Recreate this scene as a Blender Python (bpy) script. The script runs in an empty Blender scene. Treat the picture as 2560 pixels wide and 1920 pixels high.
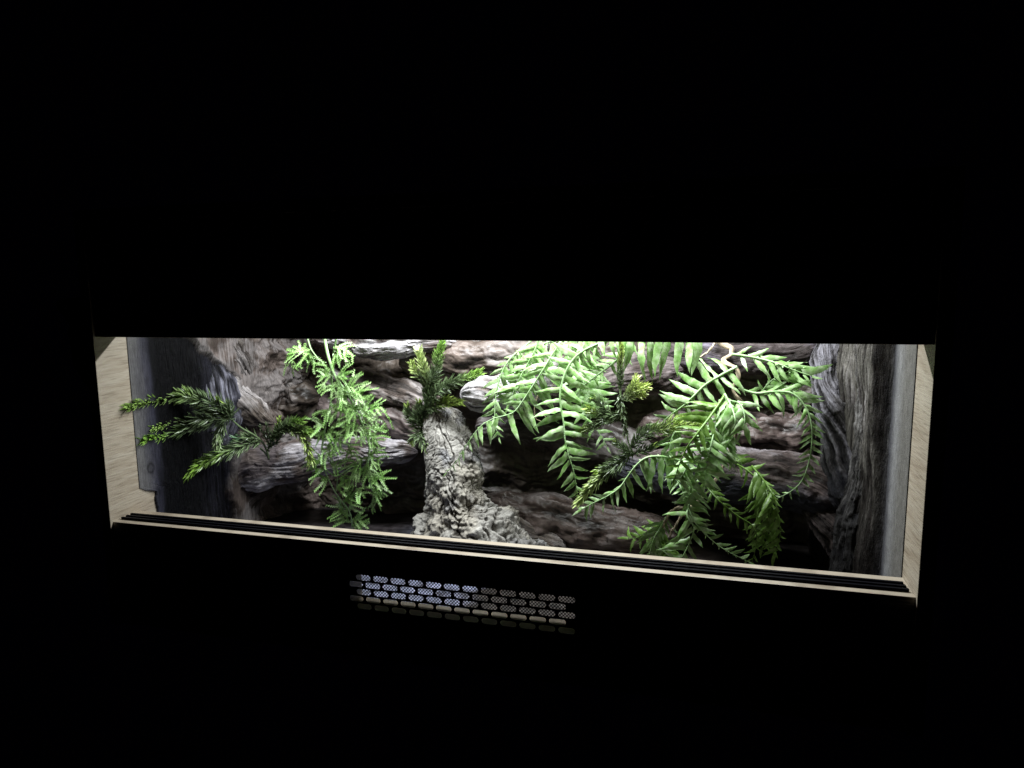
import bpy, math, random
import numpy as np
from mathutils import Vector, Matrix

C = bpy.context.scene.collection
sc = bpy.context.scene
# ------------------------------------------------------------------ camera, world, lamp, exposure
W_, H_ = 1.2, 0.3084                     # clear opening of the vivarium (metres)
RIGHT = np.array([0.9653921, 0.26058559, -0.01064097])
DOWN = np.array([0.02520322, -0.13382488, -0.99068446])
FWD = np.array([-0.25958212, 0.95613077, -0.13576107])
CAM = np.array([0.93737, -0.89656, 0.37775])
F = 1733.067                             # focal length in pixels of a 2560 px wide frame
cd = bpy.data.cameras.new('camera')
cam = bpy.data.objects.new('camera', cd); C.objects.link(cam)
M = Matrix.Identity(4)
for i in range(3):
    M[i][0] = RIGHT[i]; M[i][1] = -DOWN[i]; M[i][2] = -FWD[i]; M[i][3] = CAM[i]
cam.matrix_world = M
cd.sensor_width = 36.0; cd.lens = F / 2560 * 36.0
cd.clip_start = 0.02; cd.clip_end = 50
sc.camera = cam
w = bpy.data.worlds.new("World"); sc.world = w; w.use_nodes = True
w.node_tree.nodes['Background'].inputs[0].default_value = (0.4, 0.25, 1.0, 1)
w.node_tree.nodes['Background'].inputs[1].default_value = 0.0003
sc.view_settings.view_transform = 'Standard'
sc.view_settings.look = 'None'
sc.view_settings.exposure = 0.0
sc.view_settings.gamma = 1.0
sc.cycles.use_denoising = True
sc.cycles.max_bounces = 8
sc.cycles.transmission_bounces = 4

def lamp(loc, sx, sy, energy, col=(0.94, 0.98, 1.0)):
    ld = bpy.data.lights.new('led_strip_light', 'AREA')
    ld.shape = 'RECTANGLE'; ld.size = sx; ld.size_y = sy; ld.energy = energy; ld.color = col
    o = bpy.data.objects.new('led_strip_light', ld); C.objects.link(o); o.location = loc
    return o
lamp((0.64, 0.25, 0.478), 0.90, 0.022, 12.6)

# ------------------------------------------------------------------ helpers
def ray(px, py):
    return RIGHT * ((px - 1280) / F) + DOWN * ((py - 960) / F) + FWD
def P(px, py, Y):
    """the point of the room seen at a place in the photograph, at depth Y behind the front of the box"""
    d = ray(px, py)
    p = CAM + d * ((Y - CAM[1]) / d[1])
    if p[0] < 0.004: p = CAM + d * ((0.004 - CAM[0]) / d[0])
    if p[0] > 1.196: p = CAM + d * ((1.196 - CAM[0]) / d[0])
    return p
def PW(px, py, Y):
    d = ray(px, py)
    return CAM + d * ((Y - CAM[1]) / d[1])
def mpp(p):                              # metres per photograph pixel at p
    return float(np.dot(p - CAM, FWD)) / F
def nrm(v):
    v = np.asarray(v, float); return v / (np.linalg.norm(v, axis=-1, keepdims=True) + 1e-12)

_rs = np.random.RandomState(7)
_perm = np.concatenate([_rs.permutation(256)] * 3)
_grad = nrm(_rs.normal(size=(256, 3)))
def noise(p):
    p = np.asarray(p, float); i = np.floor(p).astype(int); f = p - i
    i &= 255
    u = f * f * f * (f * (f * 6 - 15) + 10)
    out = 0
    for dx in (0, 1):
        for dy in (0, 1):
            for dz in (0, 1):
                h = _perm[_perm[_perm[i[..., 0] + dx] + i[..., 1] + dy] + i[..., 2] + dz]
                g = _grad[h]
                d = g[..., 0] * (f[..., 0] - dx) + g[..., 1] * (f[..., 1] - dy) + g[..., 2] * (f[..., 2] - dz)
                wx = u[..., 0] if dx else 1 - u[..., 0]
                wy = u[..., 1] if dy else 1 - u[..., 1]
                wz = u[..., 2] if dz else 1 - u[..., 2]
                out = out + d * wx * wy * wz
    return out * 1.6
def fbm(p, o=4, lac=2.1, gain=0.5):
    a = 1.0; s = 0; p = np.asarray(p, float)
    for k in range(o):
        s = s + a * noise(p + 17.3 * k); p = p * lac; a *= gain
    return s
def ridged(p, o=4, lac=2.1, gain=0.5):
    a = 1.0; s = 0; t = 0; p = np.asarray(p, float)
    for k in range(o):
        s = s + a * (1 - 2.2 * np.abs(noise(p + 9.1 * k))); t += a; p = p * lac; a *= gain
    return s / t
def sstep(a, b, x):
    t = np.clip((x - a) / (b - a), 0, 1); return t * t * (3 - 2 * t)
def mixc(a, b, t):
    return np.asarray(a) * (1 - t[..., None]) + np.asarray(b) * t[..., None]

def link(name, me, parent=None, loc=None):
    o = bpy.data.objects.new(name, me); C.objects.link(o)
    if parent is not None: o.parent = parent
    if loc is not None: o.location = loc
    return o
def wloc(o):
    v = Vector((0, 0, 0))
    while o is not None: v = v + o.location; o = o.parent
    return v
def mesh(name, V, Fc, mat, uv=None, col=None, smooth=True):
    me = bpy.data.meshes.new(name)
    V = np.asarray(V, np.float32)
    if isinstance(Fc, np.ndarray) and Fc.ndim == 2:
        k = Fc.shape[1]; n = len(Fc)
        me.vertices.add(len(V)); me.vertices.foreach_set('co', V.ravel())
        me.loops.add(n * k); me.loops.foreach_set('vertex_index', Fc.astype(np.int32).ravel())
        me.polygons.add(n); me.polygons.foreach_set('loop_start', np.arange(0, n * k, k, dtype=np.int32))
        me.update(calc_edges=True)
    else:
        me.from_pydata([tuple(map(float, v)) for v in V], [], Fc); me.update()
    li = np.zeros(len(me.loops), np.int32); me.loops.foreach_get('vertex_index', li)
    if uv is not None:
        l = me.uv_layers.new(name='UVMap'); l.data.foreach_set('uv', np.asarray(uv, np.float32)[li].ravel())
    if col is not None:
        a = me.color_attributes.new('Col', 'FLOAT_COLOR', 'POINT')
        c4 = np.ones((len(V), 4), np.float32); c4[:, :np.shape(col)[-1]] = col
        a.data.foreach_set('color', c4.ravel())
    if smooth: me.polygons.foreach_set('use_smooth', np.ones(len(me.polygons), bool))
    if mat: me.materials.append(mat)
    return me
def part(name, V, Fc, mat, parent, origin=None, **k):
    """a part whose origin sits at its own base point"""
    V = np.asarray(V, float)
    og = np.asarray(origin if origin is not None else V.mean(0), float)
    o = link(name, mesh(name, V - og, Fc, mat, **k), parent)
    o.location = Vector(og) - (wloc(parent) if parent else Vector((0, 0, 0)))
    return o
def thing(name, label, cat, loc, group=None):
    o = link(name, None, None, loc); o['label'] = label; o['category'] = cat
    if group: o['group'] = group
    return o
def box_geo(x0, x1, y0, y1, z0, z1):
    V = [(x, y, z) for x in (x0, x1) for y in (y0, y1) for z in (z0, z1)]
    return V, [(0, 1, 3, 2), (4, 6, 7, 5), (0, 4, 5, 1), (2, 3, 7, 6), (0, 2, 6, 4), (1, 5, 7, 3)]
def bevel_box(name, b, mat, parent, bev=0.0008):
    V, Fc = box_geo(*b)
    o = part(name, V, Fc, mat, parent, smooth=False)
    m = o.modifiers.new('bevel', 'BEVEL'); m.width = bev; m.segments = 2; m.limit_method = 'ANGLE'
    return o
def grid_faces(n, m, wrap=False):
    i = np.arange(n - 1)[:, None]; j = np.arange(m if wrap else m - 1)[None, :]
    a = i * m + j; b = i * m + (j + 1) % m; c = (i + 1) * m + (j + 1) % m; d = (i + 1) * m + j
    return np.stack([a, d, c, b], -1).reshape(-1, 4)
def catmull(pts, n):
    pts = np.asarray(pts, float)
    if len(pts) == 2:
        t = np.linspace(0, 1, n)[:, None]; return pts[0] * (1 - t) + pts[1] * t
    q = np.vstack([2 * pts[0] - pts[1], pts, 2 * pts[-1] - pts[-2]])
    seg = np.linalg.norm(np.diff(pts[:, :3], axis=0), axis=1); cum = np.concatenate([[0], np.cumsum(seg)])
    s = np.linspace(0, cum[-1], n)
    k = np.clip(np.searchsorted(cum, s, side='right') - 1, 0, len(pts) - 2)
    t = ((s - cum[k]) / np.maximum(seg[k], 1e-9))[:, None]
    p0, p1, p2, p3 = q[k], q[k + 1], q[k + 2], q[k + 3]
    return 0.5 * (2 * p1 + (p2 - p0) * t + (2 * p0 - 5 * p1 + 4 * p2 - p3) * t ** 2 + (3 * p1 - p0 - 3 * p2 + p3) * t ** 3)
def frames(c):
    T = nrm(np.gradient(c, axis=0))
    N = np.zeros_like(T)
    a = np.array([0, 0, 1.0]) if abs(T[0][2]) < 0.8 else np.array([0, -1.0, 0])
    N[0] = nrm(np.cross(np.cross(T[0], a), T[0]))
    for i in range(1, len(T)):
        v = N[i - 1] - T[i] * np.dot(N[i - 1], T[i]); N[i] = nrm(v)
    return T, N, np.cross(T, N)
def tube_geo(c, r, m=8, cap=True):
    c = np.asarray(c, float); n = len(c); T, N, B = frames(c)
    r = np.broadcast_to(np.asarray(r, float), (n,))
    a = np.linspace(0, 2 * np.pi, m, endpoint=False)
    V = c[:, None, :] + r[:, None, None] * (np.cos(a)[None, :, None] * N[:, None] + np.sin(a)[None, :, None] * B[:, None])
    V = V.reshape(-1, 3); Fc = grid_faces(n, m, True).tolist()
    if cap: Fc += [list(range(m)), list(range(n * m - 1, n * m - m - 1, -1))]
    return V, Fc

# ------------------------------------------------------------------ materials
def newmat(name):
    m = bpy.data.materials.new(name); m.use_nodes = True
    nt = m.node_tree; b = nt.nodes['Principled BSDF']
    return m, nt, b
def N_(nt, t, **k):
    n = nt.nodes.new(t)
    for a, v in k.items():
        if a.startswith('i_'): n.inputs[a[2:].replace('_', ' ')].default_value = v
        else: setattr(n, a, v)
    return n
def ramp(nt, src, stops):
    r = nt.nodes.new('ShaderNodeValToRGB'); e = r.color_ramp.elements
    while len(e) < len(stops): e.new(0.5)
    for i, (p, c) in enumerate(stops):
        e[i].position = p; e[i].color = (*c, 1) if len(c) == 3 else c
    nt.links.new(src, r.inputs[0]); return r
def mat_oak():
    m, nt, b = newmat('oak_melamine'); L = nt.links.new
    tc = N_(nt, 'ShaderNodeTexCoord')
    mp = N_(nt, 'ShaderNodeMapping'); mp.inputs['Scale'].default_value = (3.0, 7.0, 62.0)
    geo = N_(nt, 'ShaderNodeNewGeometry'); L(geo.outputs['Position'], mp.inputs['Vector'])
    n0 = N_(nt, 'ShaderNodeTexNoise', i_Scale=1.3, i_Detail=3.0); L(geo.outputs['Position'], n0.inputs['Vector'])
    n0.inputs['Scale'].default_value = 6
    mx = N_(nt, 'ShaderNodeVectorMath', operation='MULTIPLY_ADD')
    L(n0.outputs['Color'], mx.inputs[0]); mx.inputs[1].default_value = (0.0, 0.0, 4.0); L(mp.outputs[0], mx.inputs[2])
    n1 = N_(nt, 'ShaderNodeTexNoise', i_Scale=1.0, i_Detail=6.0, i_Roughness=0.65); L(mx.outputs[0], n1.inputs['Vector'])
    mp2 = N_(nt, 'ShaderNodeMapping'); mp2.inputs['Scale'].default_value = (20.0, 24.0, 420.0)
    L(geo.outputs['Position'], mp2.inputs['Vector'])
    n2 = N_(nt, 'ShaderNodeTexNoise', i_Scale=1.0, i_Detail=3.0); L(mp2.outputs[0], n2.inputs['Vector'])
    r1 = ramp(nt, n1.outputs['Fac'], [(0.3, (0.22, 0.175, 0.125)), (0.47, (0.295, 0.25, 0.19)), (0.6, (0.33, 0.288, 0.225)), (0.8, (0.37, 0.33, 0.265))])
    r2 = ramp(nt, n2.outputs['Fac'], [(0.36, (0.42, 0.38, 0.33)), (0.46, (1, 1, 1)), (0.62, (1.12, 1.12, 1.12))])
    mul = N_(nt, 'ShaderNodeMix', data_type='RGBA', blend_type='MULTIPLY'); mul.inputs[0].default_value = 0.42
    L(r1.outputs[0], mul.inputs[6]); L(r2.outputs[0], mul.inputs[7]); L(mul.outputs[2], b.inputs['Base Color'])
    b.inputs['Roughness'].default_value = 0.5
    ad = N_(nt, 'ShaderNodeMath', operation='ADD'); L(n1.outputs['Fac'], ad.inputs[0]); L(n2.outputs['Fac'], ad.inputs[1])
    bp = N_(nt, 'ShaderNodeBump', i_Strength=0.6, i_Distance=0.0008); L(ad.outputs[0], bp.inputs['Height']); L(bp.outputs[0], b.inputs['Normal'])
    return m
def mat_plain(name, col, rough=0.5, metal=0.0):
    m, nt, b = newmat(name)
    b.inputs['Base Color'].default_value = (*col, 1); b.inputs['Roughness'].default_value = rough; b.inputs['Metallic'].default_value = metal
    L = nt.links.new
    n = N_(nt, 'ShaderNodeTexNoise', i_Scale=180.0, i_Detail=3.0)
    tc = N_(nt, 'ShaderNodeTexCoord'); L(tc.outputs['Object'], n.inputs['Vector'])
    r = ramp(nt, n.outputs['Fac'], [(0.3, (rough * .8,) * 3), (0.7, (min(1, rough * 1.2),) * 3)]); L(r.outputs[0], b.inputs['Roughness'])
    return m
def mat_carved(name, su, sv, rough=0.5, bump=0.0012, spec=0.5, fine=900.0, val=0.78, sat=1.12, con=1.0):
    """painted foam carved as weathered wood: vertex paint + grain along the UV length"""
    m, nt, b = newmat(name); L = nt.links.new
    at = N_(nt, 'ShaderNodeAttribute', attribute_name='Col')
    uv = N_(nt, 'ShaderNodeUVMap', uv_map='UVMap')
    mp = N_(nt, 'ShaderNodeMapping'); mp.inputs['Scale'].default_value = (su, sv, 1); L(uv.outputs[0], mp.inputs['Vector'])
    g = N_(nt, 'ShaderNodeTexNoise', i_Scale=1.0, i_Detail=5.0, i_Roughness=0.66, i_Distortion=0.3); L(mp.outputs[0], g.inputs['Vector'])
    tc = N_(nt, 'ShaderNodeTexCoord')
    s = N_(nt, 'ShaderNodeTexNoise', i_Scale=fine / 10, i_Detail=6.0, i_Roughness=0.7); L(tc.outputs['Object'], s.inputs['Vector'])
    r1 = ramp(nt, g.outputs['Fac'], [(0.36, (0.2, 0.19, 0.18)), (0.44, (0.7, 0.69, 0.68)), (0.54, (1.0, 1.0, 1.0)), (0.68, (1.55, 1.54, 1.55))])
    r2 = ramp(nt, s.outputs['Fac'], [(0.34, (0.5, 0.48, 0.46)), (0.48, (0.88, 0.88, 0.88)), (0.58, (1.05, 1.05, 1.05)), (0.7, (1.6, 1.6, 1.62))])
    m1 = N_(nt, 'ShaderNodeMix', data_type='RGBA', blend_type='MULTIPLY'); m1.inputs[0].default_value = 1.0
    m2 = N_(nt, 'ShaderNodeMix', data_type='RGBA', blend_type='MULTIPLY'); ml = N_(nt, 'ShaderNodeMath', operation='MULTIPLY'); ml.inputs[1].default_value = 0.75 * con; L(at.outputs['Alpha'], ml.inputs[0]); L(ml.outputs[0], m2.inputs[0])
    mc = N_(nt, 'ShaderNodeMath', operation='MULTIPLY'); mc.inputs[1].default_value = con; L(at.outputs['Alpha'], mc.inputs[0]); L(mc.outputs[0], m1.inputs[0]); L(at.outputs['Color'], m1.inputs[6]); L(r1.outputs[0], m1.inputs[7])
    L(m1.outputs[2], m2.inputs[6]); L(r2.outputs[0], m2.inputs[7]); hs = N_(nt, 'ShaderNodeHueSaturation'); hs.inputs['Value'].default_value = val; hs.inputs['Saturation'].default_value = sat; L(m2.outputs[2], hs.inputs['Color']); L(hs.outputs[0], b.inputs['Base Color'])
    ad = N_(nt, 'ShaderNodeMath', operation='MULTIPLY_ADD'); L(s.outputs['Fac'], ad.inputs[0]); ad.inputs[1].default_value = 0.5; L(g.outputs['Fac'], ad.inputs[2])
    am = N_(nt, 'ShaderNodeMath', operation='MULTIPLY'); L(ad.outputs[0], am.inputs[0]); L(at.outputs['Alpha'], am.inputs[1])
    bp = N_(nt, 'ShaderNodeBump', i_Strength=1.0, i_Distance=bump); L(am.outputs[0], bp.inputs['Height']); L(bp.outputs[0], b.inputs['Normal'])
    rr = ramp(nt, s.outputs['Fac'], [(0.3, (rough * 0.75,) * 3), (0.7, (min(1, rough * 1.25),) * 3)]); L(rr.outputs[0], b.inputs['Roughness'])
    b.inputs['Specular IOR Level'].default_value = spec
    return m
def mat_leaf(name, c_dark, c_mid, c_pale, scale=60.0, rough=0.36, attr=False, trans=0.18):
    m, nt, b = newmat(name); L = nt.links.new
    tc = N_(nt, 'ShaderNodeTexCoord'); oi = N_(nt, 'ShaderNodeObjectInfo')
    n = N_(nt, 'ShaderNodeTexNoise', i_Scale=scale, i_Detail=3.0)
    geo = N_(nt, 'ShaderNodeNewGeometry'); L(geo.outputs['Position'], n.inputs['Vector'])
    if attr:
        at = N_(nt, 'ShaderNodeAttribute', attribute_name='Col'); src = at.outputs['Color']
        r = ramp(nt, n.outputs['Fac'], [(0.3, (0.75, 0.75, 0.75)), (0.7, (1.2, 1.2, 1.2))])
        mm = N_(nt, 'ShaderNodeMix', data_type='RGBA', blend_type='MULTIPLY'); mm.inputs[0].default_value = 1.0
        L(src, mm.inputs[6]); L(r.outputs[0], mm.inputs[7]); col = mm.outputs[2]
    else:
        r = ramp(nt, n.outputs['Fac'], [(0.32, c_dark), (0.5, c_mid), (0.66, c_pale)])
        hs = N_(nt, 'ShaderNodeHueSaturation')
        mr = N_(nt, 'ShaderNodeMapRange'); mr.inputs[3].default_value = 0.70; mr.inputs[4].default_value = 1.22
        L(oi.outputs['Random'], mr.inputs[0]); L(mr.outputs[0], hs.inputs['Value']); L(r.outputs[0], hs.inputs['Color']); col = hs.outputs[0]
    L(col, b.inputs['Base Color']); b.inputs['Roughness'].default_value = rough
    n3 = N_(nt, 'ShaderNodeTexNoise', i_Scale=320.0, i_Detail=3.0); L(geo.outputs['Position'], n3.inputs['Vector'])
    bp = N_(nt, 'ShaderNodeBump', i_Strength=0.4, i_Distance=0.0006); L(n3.outputs['Fac'], bp.inputs['Height']); L(bp.outputs[0], b.inputs['Normal'])
    tr = N_(nt, 'ShaderNodeBsdfTranslucent'); L(col, tr.inputs['Color'])
    mx = N_(nt, 'ShaderNodeMixShader'); mx.inputs[0].default_value = trans
    L(b.outputs[0], mx.inputs[1]); L(tr.outputs[0], mx.inputs[2])
    L(mx.outputs[0], nt.nodes['Material Output'].inputs['Surface'])
    return m

OAK = mat_oak()
TRACK = mat_plain('black_track_plastic', (0.003, 0.003, 0.0045), 0.45); TRACK.node_tree.nodes['Principled BSDF'].inputs['Specular IOR Level'].default_value = .05
VENT = mat_plain('black_painted_metal', (0.012, 0.012, 0.014), 0.45)
OUTER = OAK
WOOD = mat_carved('carved_driftwood_paint', 330.0, 36.0, rough=0.6, bump=0.0022, spec=.25, con=.85, val=.68)
ROCK = mat_carved('carved_rock_paint', 110.0, 34.0, rough=0.45, bump=0.0012, spec=.35, con=.55, val=.60)
STRIA = mat_carved('carved_bark_paint', 420.0, 34.0, rough=0.6, bump=0.0042, spec=.12, val=.50)
CORK = mat_carved('cork_bark', 90.0, 420.0, rough=0.85, bump=0.0026, spec=0.25, fine=2400.0, val=1.0, sat=1.0)
FLOORM = mat_carved('painted_floor', 40.0, 40.0, rough=0.4, bump=0.0004, val=0.7, sat=1.0)
FERN = mat_leaf('fern_leaf', (0.17, 0.36, 0.08), (0.29, 0.47, 0.18), (0.45, 0.60, 0.35), scale=95.0, trans=.26)
FERN_D = mat_leaf('dark_fern_leaf', (0.09, 0.19, 0.02), (0.15, 0.28, 0.05), (0.24, 0.38, 0.12), scale=95.0, trans=.3)
STEMG = mat_leaf('green_stem', (0.18, 0.33, 0.11), (0.27, 0.43, 0.19), (0.34, 0.50, 0.26), rough=0.45, trans=0.0)
NEEDLE = mat_leaf('needle_leaf', None, None, None, attr=True, scale=150.0, rough=0.32, trans=0.1)
SPRAY = mat_leaf('clubmoss_leaf', (0.20, 0.42, 0.09), (0.31, 0.53, 0.17), (0.45, 0.64, 0.30), scale=45.0, trans=0.22)
VINE = mat_carved('dry_vine', 900.0, 60.0, rough=0.7, bump=0.0006, val=1.0, sat=1.0)

# ------------------------------------------------------------------ the box
viv = thing('vivarium', 'wide oak vivarium with open front, black sliding track and slotted vent', 'terrarium', (0.6, 0.0, -0.18))
TOPZ, BOTZ, FLZ = 0.49, -0.18, -0.115
bevel_box('side_panel', (-0.018, 0.0, 0.0, 0.54, BOTZ, TOPZ), OAK, viv)
bevel_box('side_panel', (1.2, 1.218, 0.0, 0.54, BOTZ, TOPZ), OAK, viv)
bevel_box('roof_panel', (-0.0176, 1.2176, 0.0006, 0.5394, TOPZ - .001, TOPZ + .018), OAK, viv)
bevel_box('back_panel', (-.001, 1.201, 0.53, 0.5396, BOTZ + .0005, TOPZ), OAK, viv)
bevel_box('top_fascia', (-.001, 1.201, 0.006, 0.024, H_ + .0155, TOPZ + .001), OAK, viv)
bevel_box('top_rail', (-.001, 1.201, 0.004, 0.048, H_, H_ + .016), OAK, viv)
bevel_box('sill', (-.001, 1.201, 0.005, 0.066, -0.016, 0.0), OAK, viv)
# lower front board with the rectangular vent cut-out
def fascia():
    x0, x1, z0, z1, y0, y1 = -.001, 1.201, BOTZ + .001, -0.0155, 0.006, 0.044
    a0, a1, c0, c1 = 0.4335, 0.7820, -0.1015, -0.0400
    V = []
    for y in (y0, y1):
        V += [(x0, y, z0), (x1, y, z0), (x1, y, z1), (x0, y, z1), (a0, y, c0), (a1, y, c0), (a1, y, c1), (a0, y, c1)]
    Fc = []
    for k in range(4):
        j = (k + 1) % 4
        Fc.append((k, j, 4 + j, 4 + k)); Fc.append((8 + k, 12 + k, 12 + j, 8 + j))
        Fc.append((k, 8 + k, 8 + j, j)); Fc.append((4 + k, 4 + j, 12 + j, 12 + k))
    part('lower_fascia', V, Fc, OAK, viv, smooth=False)
fascia()
# track: base strip with three upright ridges
tr = part('sliding_track', *box_geo(0.004, 1.196, 0.0185, 0.0395, 0.0002, 0.0020), TRACK, viv, smooth=False)
for k, (y, h) in enumerate(((0.0200, 0.0042), (0.0290, 0.0046), (0.0378, 0.0052))):
    V, Fc = box_geo(0.004 + 0.001 * k, 1.196 - .001 * k, y - .0022, y + .0022, 0.0021, h)
    rd = part('ridge', V, Fc, TRACK, tr, smooth=False)
    bm = rd.modifiers.new('bevel', 'BEVEL'); bm.width = 0.0006; bm.segments = 2
# slotted vent cover on the front
def slotted_plate():
    px_, pz_ = 0.02826, 0.01145
    V, Fc = [], []
    y0, y1 = 0.0045, 0.0055
    rows = 5
    hw, hh = 0.0122, 0.00455
    xs0, xs1 = 0.4235, 0.7915
    zt = -0.0509 + pz_ / 2
    def cell(x0, x1, z0, z1, cx, cz):
        """a rectangle of plate with a round-ended slot cut out"""
        n = 8; sl = []
        ha = np.linspace(-np.pi / 2, np.pi / 2, n)
        for a in ha: sl.append((cx + hw - hh + hh * math.cos(a), cz + hh * math.sin(a)))
        for a in ha: sl.append((cx - hw + hh - hh * math.cos(a), cz - hh * math.sin(a)))
        out = []
        for (x, z) in sl:
            dx, dz = x - cx, z - cz
            W2, H2 = (x1 - x0) / 2, (z1 - z0) / 2
            s = min(W2 / abs(dx) if abs(dx) > 1e-9 else 1e9, H2 / abs(dz) if abs(dz) > 1e-9 else 1e9)
            out.append((cx + dx * s, cz + dz * s))
        # corners are reached by snapping the nearest ray
        for c in ((x0, z0), (x1, z0), (x1, z1), (x0, z1)):
            i = min(range(len(out)), key=lambda q: (out[q][0] - c[0]) ** 2 + (out[q][1] - c[1]) ** 2); out[i] = c
        b = len(V); m = len(sl)
        for y in (y0, y1):
            for (x, z) in sl: V.append((x, y, z))
            for (x, z) in out: V.append((x, y, z))
        for i in range(m):
            j = (i + 1) % m
            Fc.append((b + i, b + m + i, b + m + j, b + j)); Fc.append((b + 2 * m + i, b + 2 * m + j, b + 3 * m + j, b + 3 * m + i))
            Fc.append((b + i, b + j, b + 2 * m + j, b + 2 * m + i))
    def slab(x0, x1, z0, z1):
        v, f = box_geo(x0, x1, y0, y1, z0, z1); b = len(V); V.extend(v); Fc.extend([tuple(b + q for q in g) for g in f])
    for r in range(rows):
        zc = -0.0509 - pz_ * r
        st = (0.4451 if r % 2 == 0 else 0.4319) + 0.0121
        x_left = st - px_ / 2
        for k in range(12):
            cx = st + k * px_
            cell(cx - px_ / 2, cx + px_ / 2, zc - pz_ / 2, zc + pz_ / 2, cx, zc)
        slab(xs0 - .004, x_left, zc - pz_ / 2, zc + pz_ / 2)
        slab(x_left + 12 * px_, xs1 + .004, zc - pz_ / 2, zc + pz_ / 2)
    slab(xs0 - .004, xs1 + .004, zt, zt + .008)
    slab(xs0 - .004, xs1 + .004, zt - rows * pz_ - .006, zt - rows * pz_)
    return part('vent_cover', V, Fc, VENT, viv, smooth=False)
slotted_plate()
def perforated_mesh():
    V, Fc = [], []
    p = 0.0052; y0, y1 = 0.0448, 0.0453
    x0, x1, z0, z1 = 0.428, 0.788, -0.108, -0.036
    nx = int((x1 - x0) / p) + 1; nz = int((z1 - z0) / p * 2) + 2
    r = 0.00150; m = 8
    for j in range(nz):
        for i in range(nx):
            cx = x0 + (i + 0.5 * (j % 2)) * p; cz = z0 + j * p / 2
            b = len(V)
            for y in (y0, y1):
                for k in range(m):
                    a = k * 2 * np.pi / m
                    V.append((cx + r * math.cos(a), y, cz + r * math.sin(a)))
                for k in range(m):
                    a = k * 2 * np.pi / m; ca, sa = math.cos(a), math.sin(a)
                    s = (p / 2) / (abs(ca) + abs(sa))
                    V.append((cx + s * ca, y, cz + s * sa))
            for k in range(m):
                l = (k + 1) % m
                Fc.append((b + k, b + m + k, b + m + l, b + l)); Fc.append((b + k, b + l, b + 2 * m + l, b + 2 * m + k))
    o = part('perforated_mesh', V, Fc, VENT, viv, smooth=False); o['kind'] = 'stuff'
perforated_mesh()

# floor sheet: bare bluish board on the left, brown painted ground on the right
def floor():
    nx, ny = 240, 100
    x = np.linspace(0.001, 1.199, nx); y = np.linspace(0.046, 0.52, ny)
    X, Y = np.meshgrid(x, y, indexing='ij'); p = np.stack([X, Y, 0 * X], -1)
    Z = FLZ + 0.0015 * fbm(p * 14) + 0.0008 * fbm(p * 60)
    edge = sstep(0.575, 0.605, X + 0.03 * fbm(p * 12) - 0.14 * sstep(.10, .3, Y))
    c = mixc((0.27, 0.29, 0.42), (0.12, 0.098, 0.088), edge)
    c = mixc(c, (.045, .038, .04), sstep(.20, .25, Y + .02 * fbm(p * 20)) * (1 - edge))  # back left darkened: shade of the hollow painted into the floor
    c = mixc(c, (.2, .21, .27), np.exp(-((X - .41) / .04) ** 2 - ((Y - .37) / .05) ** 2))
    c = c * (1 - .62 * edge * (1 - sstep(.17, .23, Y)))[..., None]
    c = c * (1 - .9 * sstep(.93, 1.0, X))[..., None]  # right end nearly black: the hollow's shade put into the colour
    c = c * (1 + 0.35 * fbm(p * 30)[..., None])
    V = np.stack([X, Y, Z], -1).reshape(-1, 3)
    uv = np.stack([X, Y], -1).reshape(-1, 2)
    o = link('floor', mesh('floor', V, grid_faces(nx, ny), FLOORM, uv=uv, col=c.reshape(-1, 3).clip(0.005, .9)))
    o['kind'] = 'structure'
floor()
bevel_box('base_panel', (0.0002, 1.1998, 0.0442, 0.53, BOTZ + .0005, FLZ - .006), OAK, viv)

# ------------------------------------------------------------------ carved backdrop
bd = thing('carved_backdrop', 'sculpted foam backdrop of grey and brown driftwood roots, rock ledges and dark hollows', 'backdrop', (0.6, 0.5, FLZ))
BROWN = (0.085, 0.068, 0.056); MID = (0.16, 0.132, 0.112); PALE = (0.50, 0.47, 0.47); BLACK = (0.0035, 0.0035, 0.005); SLATE = (0.09, 0.095, 0.12)

def back_wall():
    nx, nz = 560, 290
    x = np.linspace(0.0, 1.2, nx); z = np.linspace(FLZ - .003, TOPZ - .001, nz)
    X, Z = np.meshgrid(x, z, indexing='ij'); p = np.stack([X, 0 * X, Z], -1)
    wp = p + 0.03 * np.stack([fbm(p * 6), 0 * X, fbm(p * 6 + 5)], -1)
    big = fbm(wp * np.array([5, 1, 8]) + 3.1, 3)
    lay = ridged(wp * np.array([6, 1, 26]) + 1.7, 4)
    fine = ridged(wp * np.array([26, 1, 60]), 3)
    d = 0.490 - 0.026 * big - 0.010 * lay - 0.0020 * fine - .0015 * fbm(p * 60, 3)
    # corners curve forward into the side walls
    d = d - 0.05 * (1 - sstep(0, 0.07, X)) - 0.05 * sstep(1.12, 1.2, X)
    t = sstep(0.25, 0.75, lay * 0.6 + 0.25 + 0.35 * fbm(p * 9 + 2))
    c = mixc(BROWN, MID, t)
    pl = sstep(0.70, 1.1, fine * 0.5 + 0.35 + 0.5 * fbm(p * 11 + 8)) * 0.55
    c = mixc(c, PALE, pl)
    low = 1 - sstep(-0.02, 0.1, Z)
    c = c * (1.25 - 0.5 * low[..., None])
    V = np.stack([X, d, Z], -1).reshape(-1, 3)
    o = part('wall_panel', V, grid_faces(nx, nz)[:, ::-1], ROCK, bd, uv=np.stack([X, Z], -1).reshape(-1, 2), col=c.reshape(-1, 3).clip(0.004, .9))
back_wall()
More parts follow.
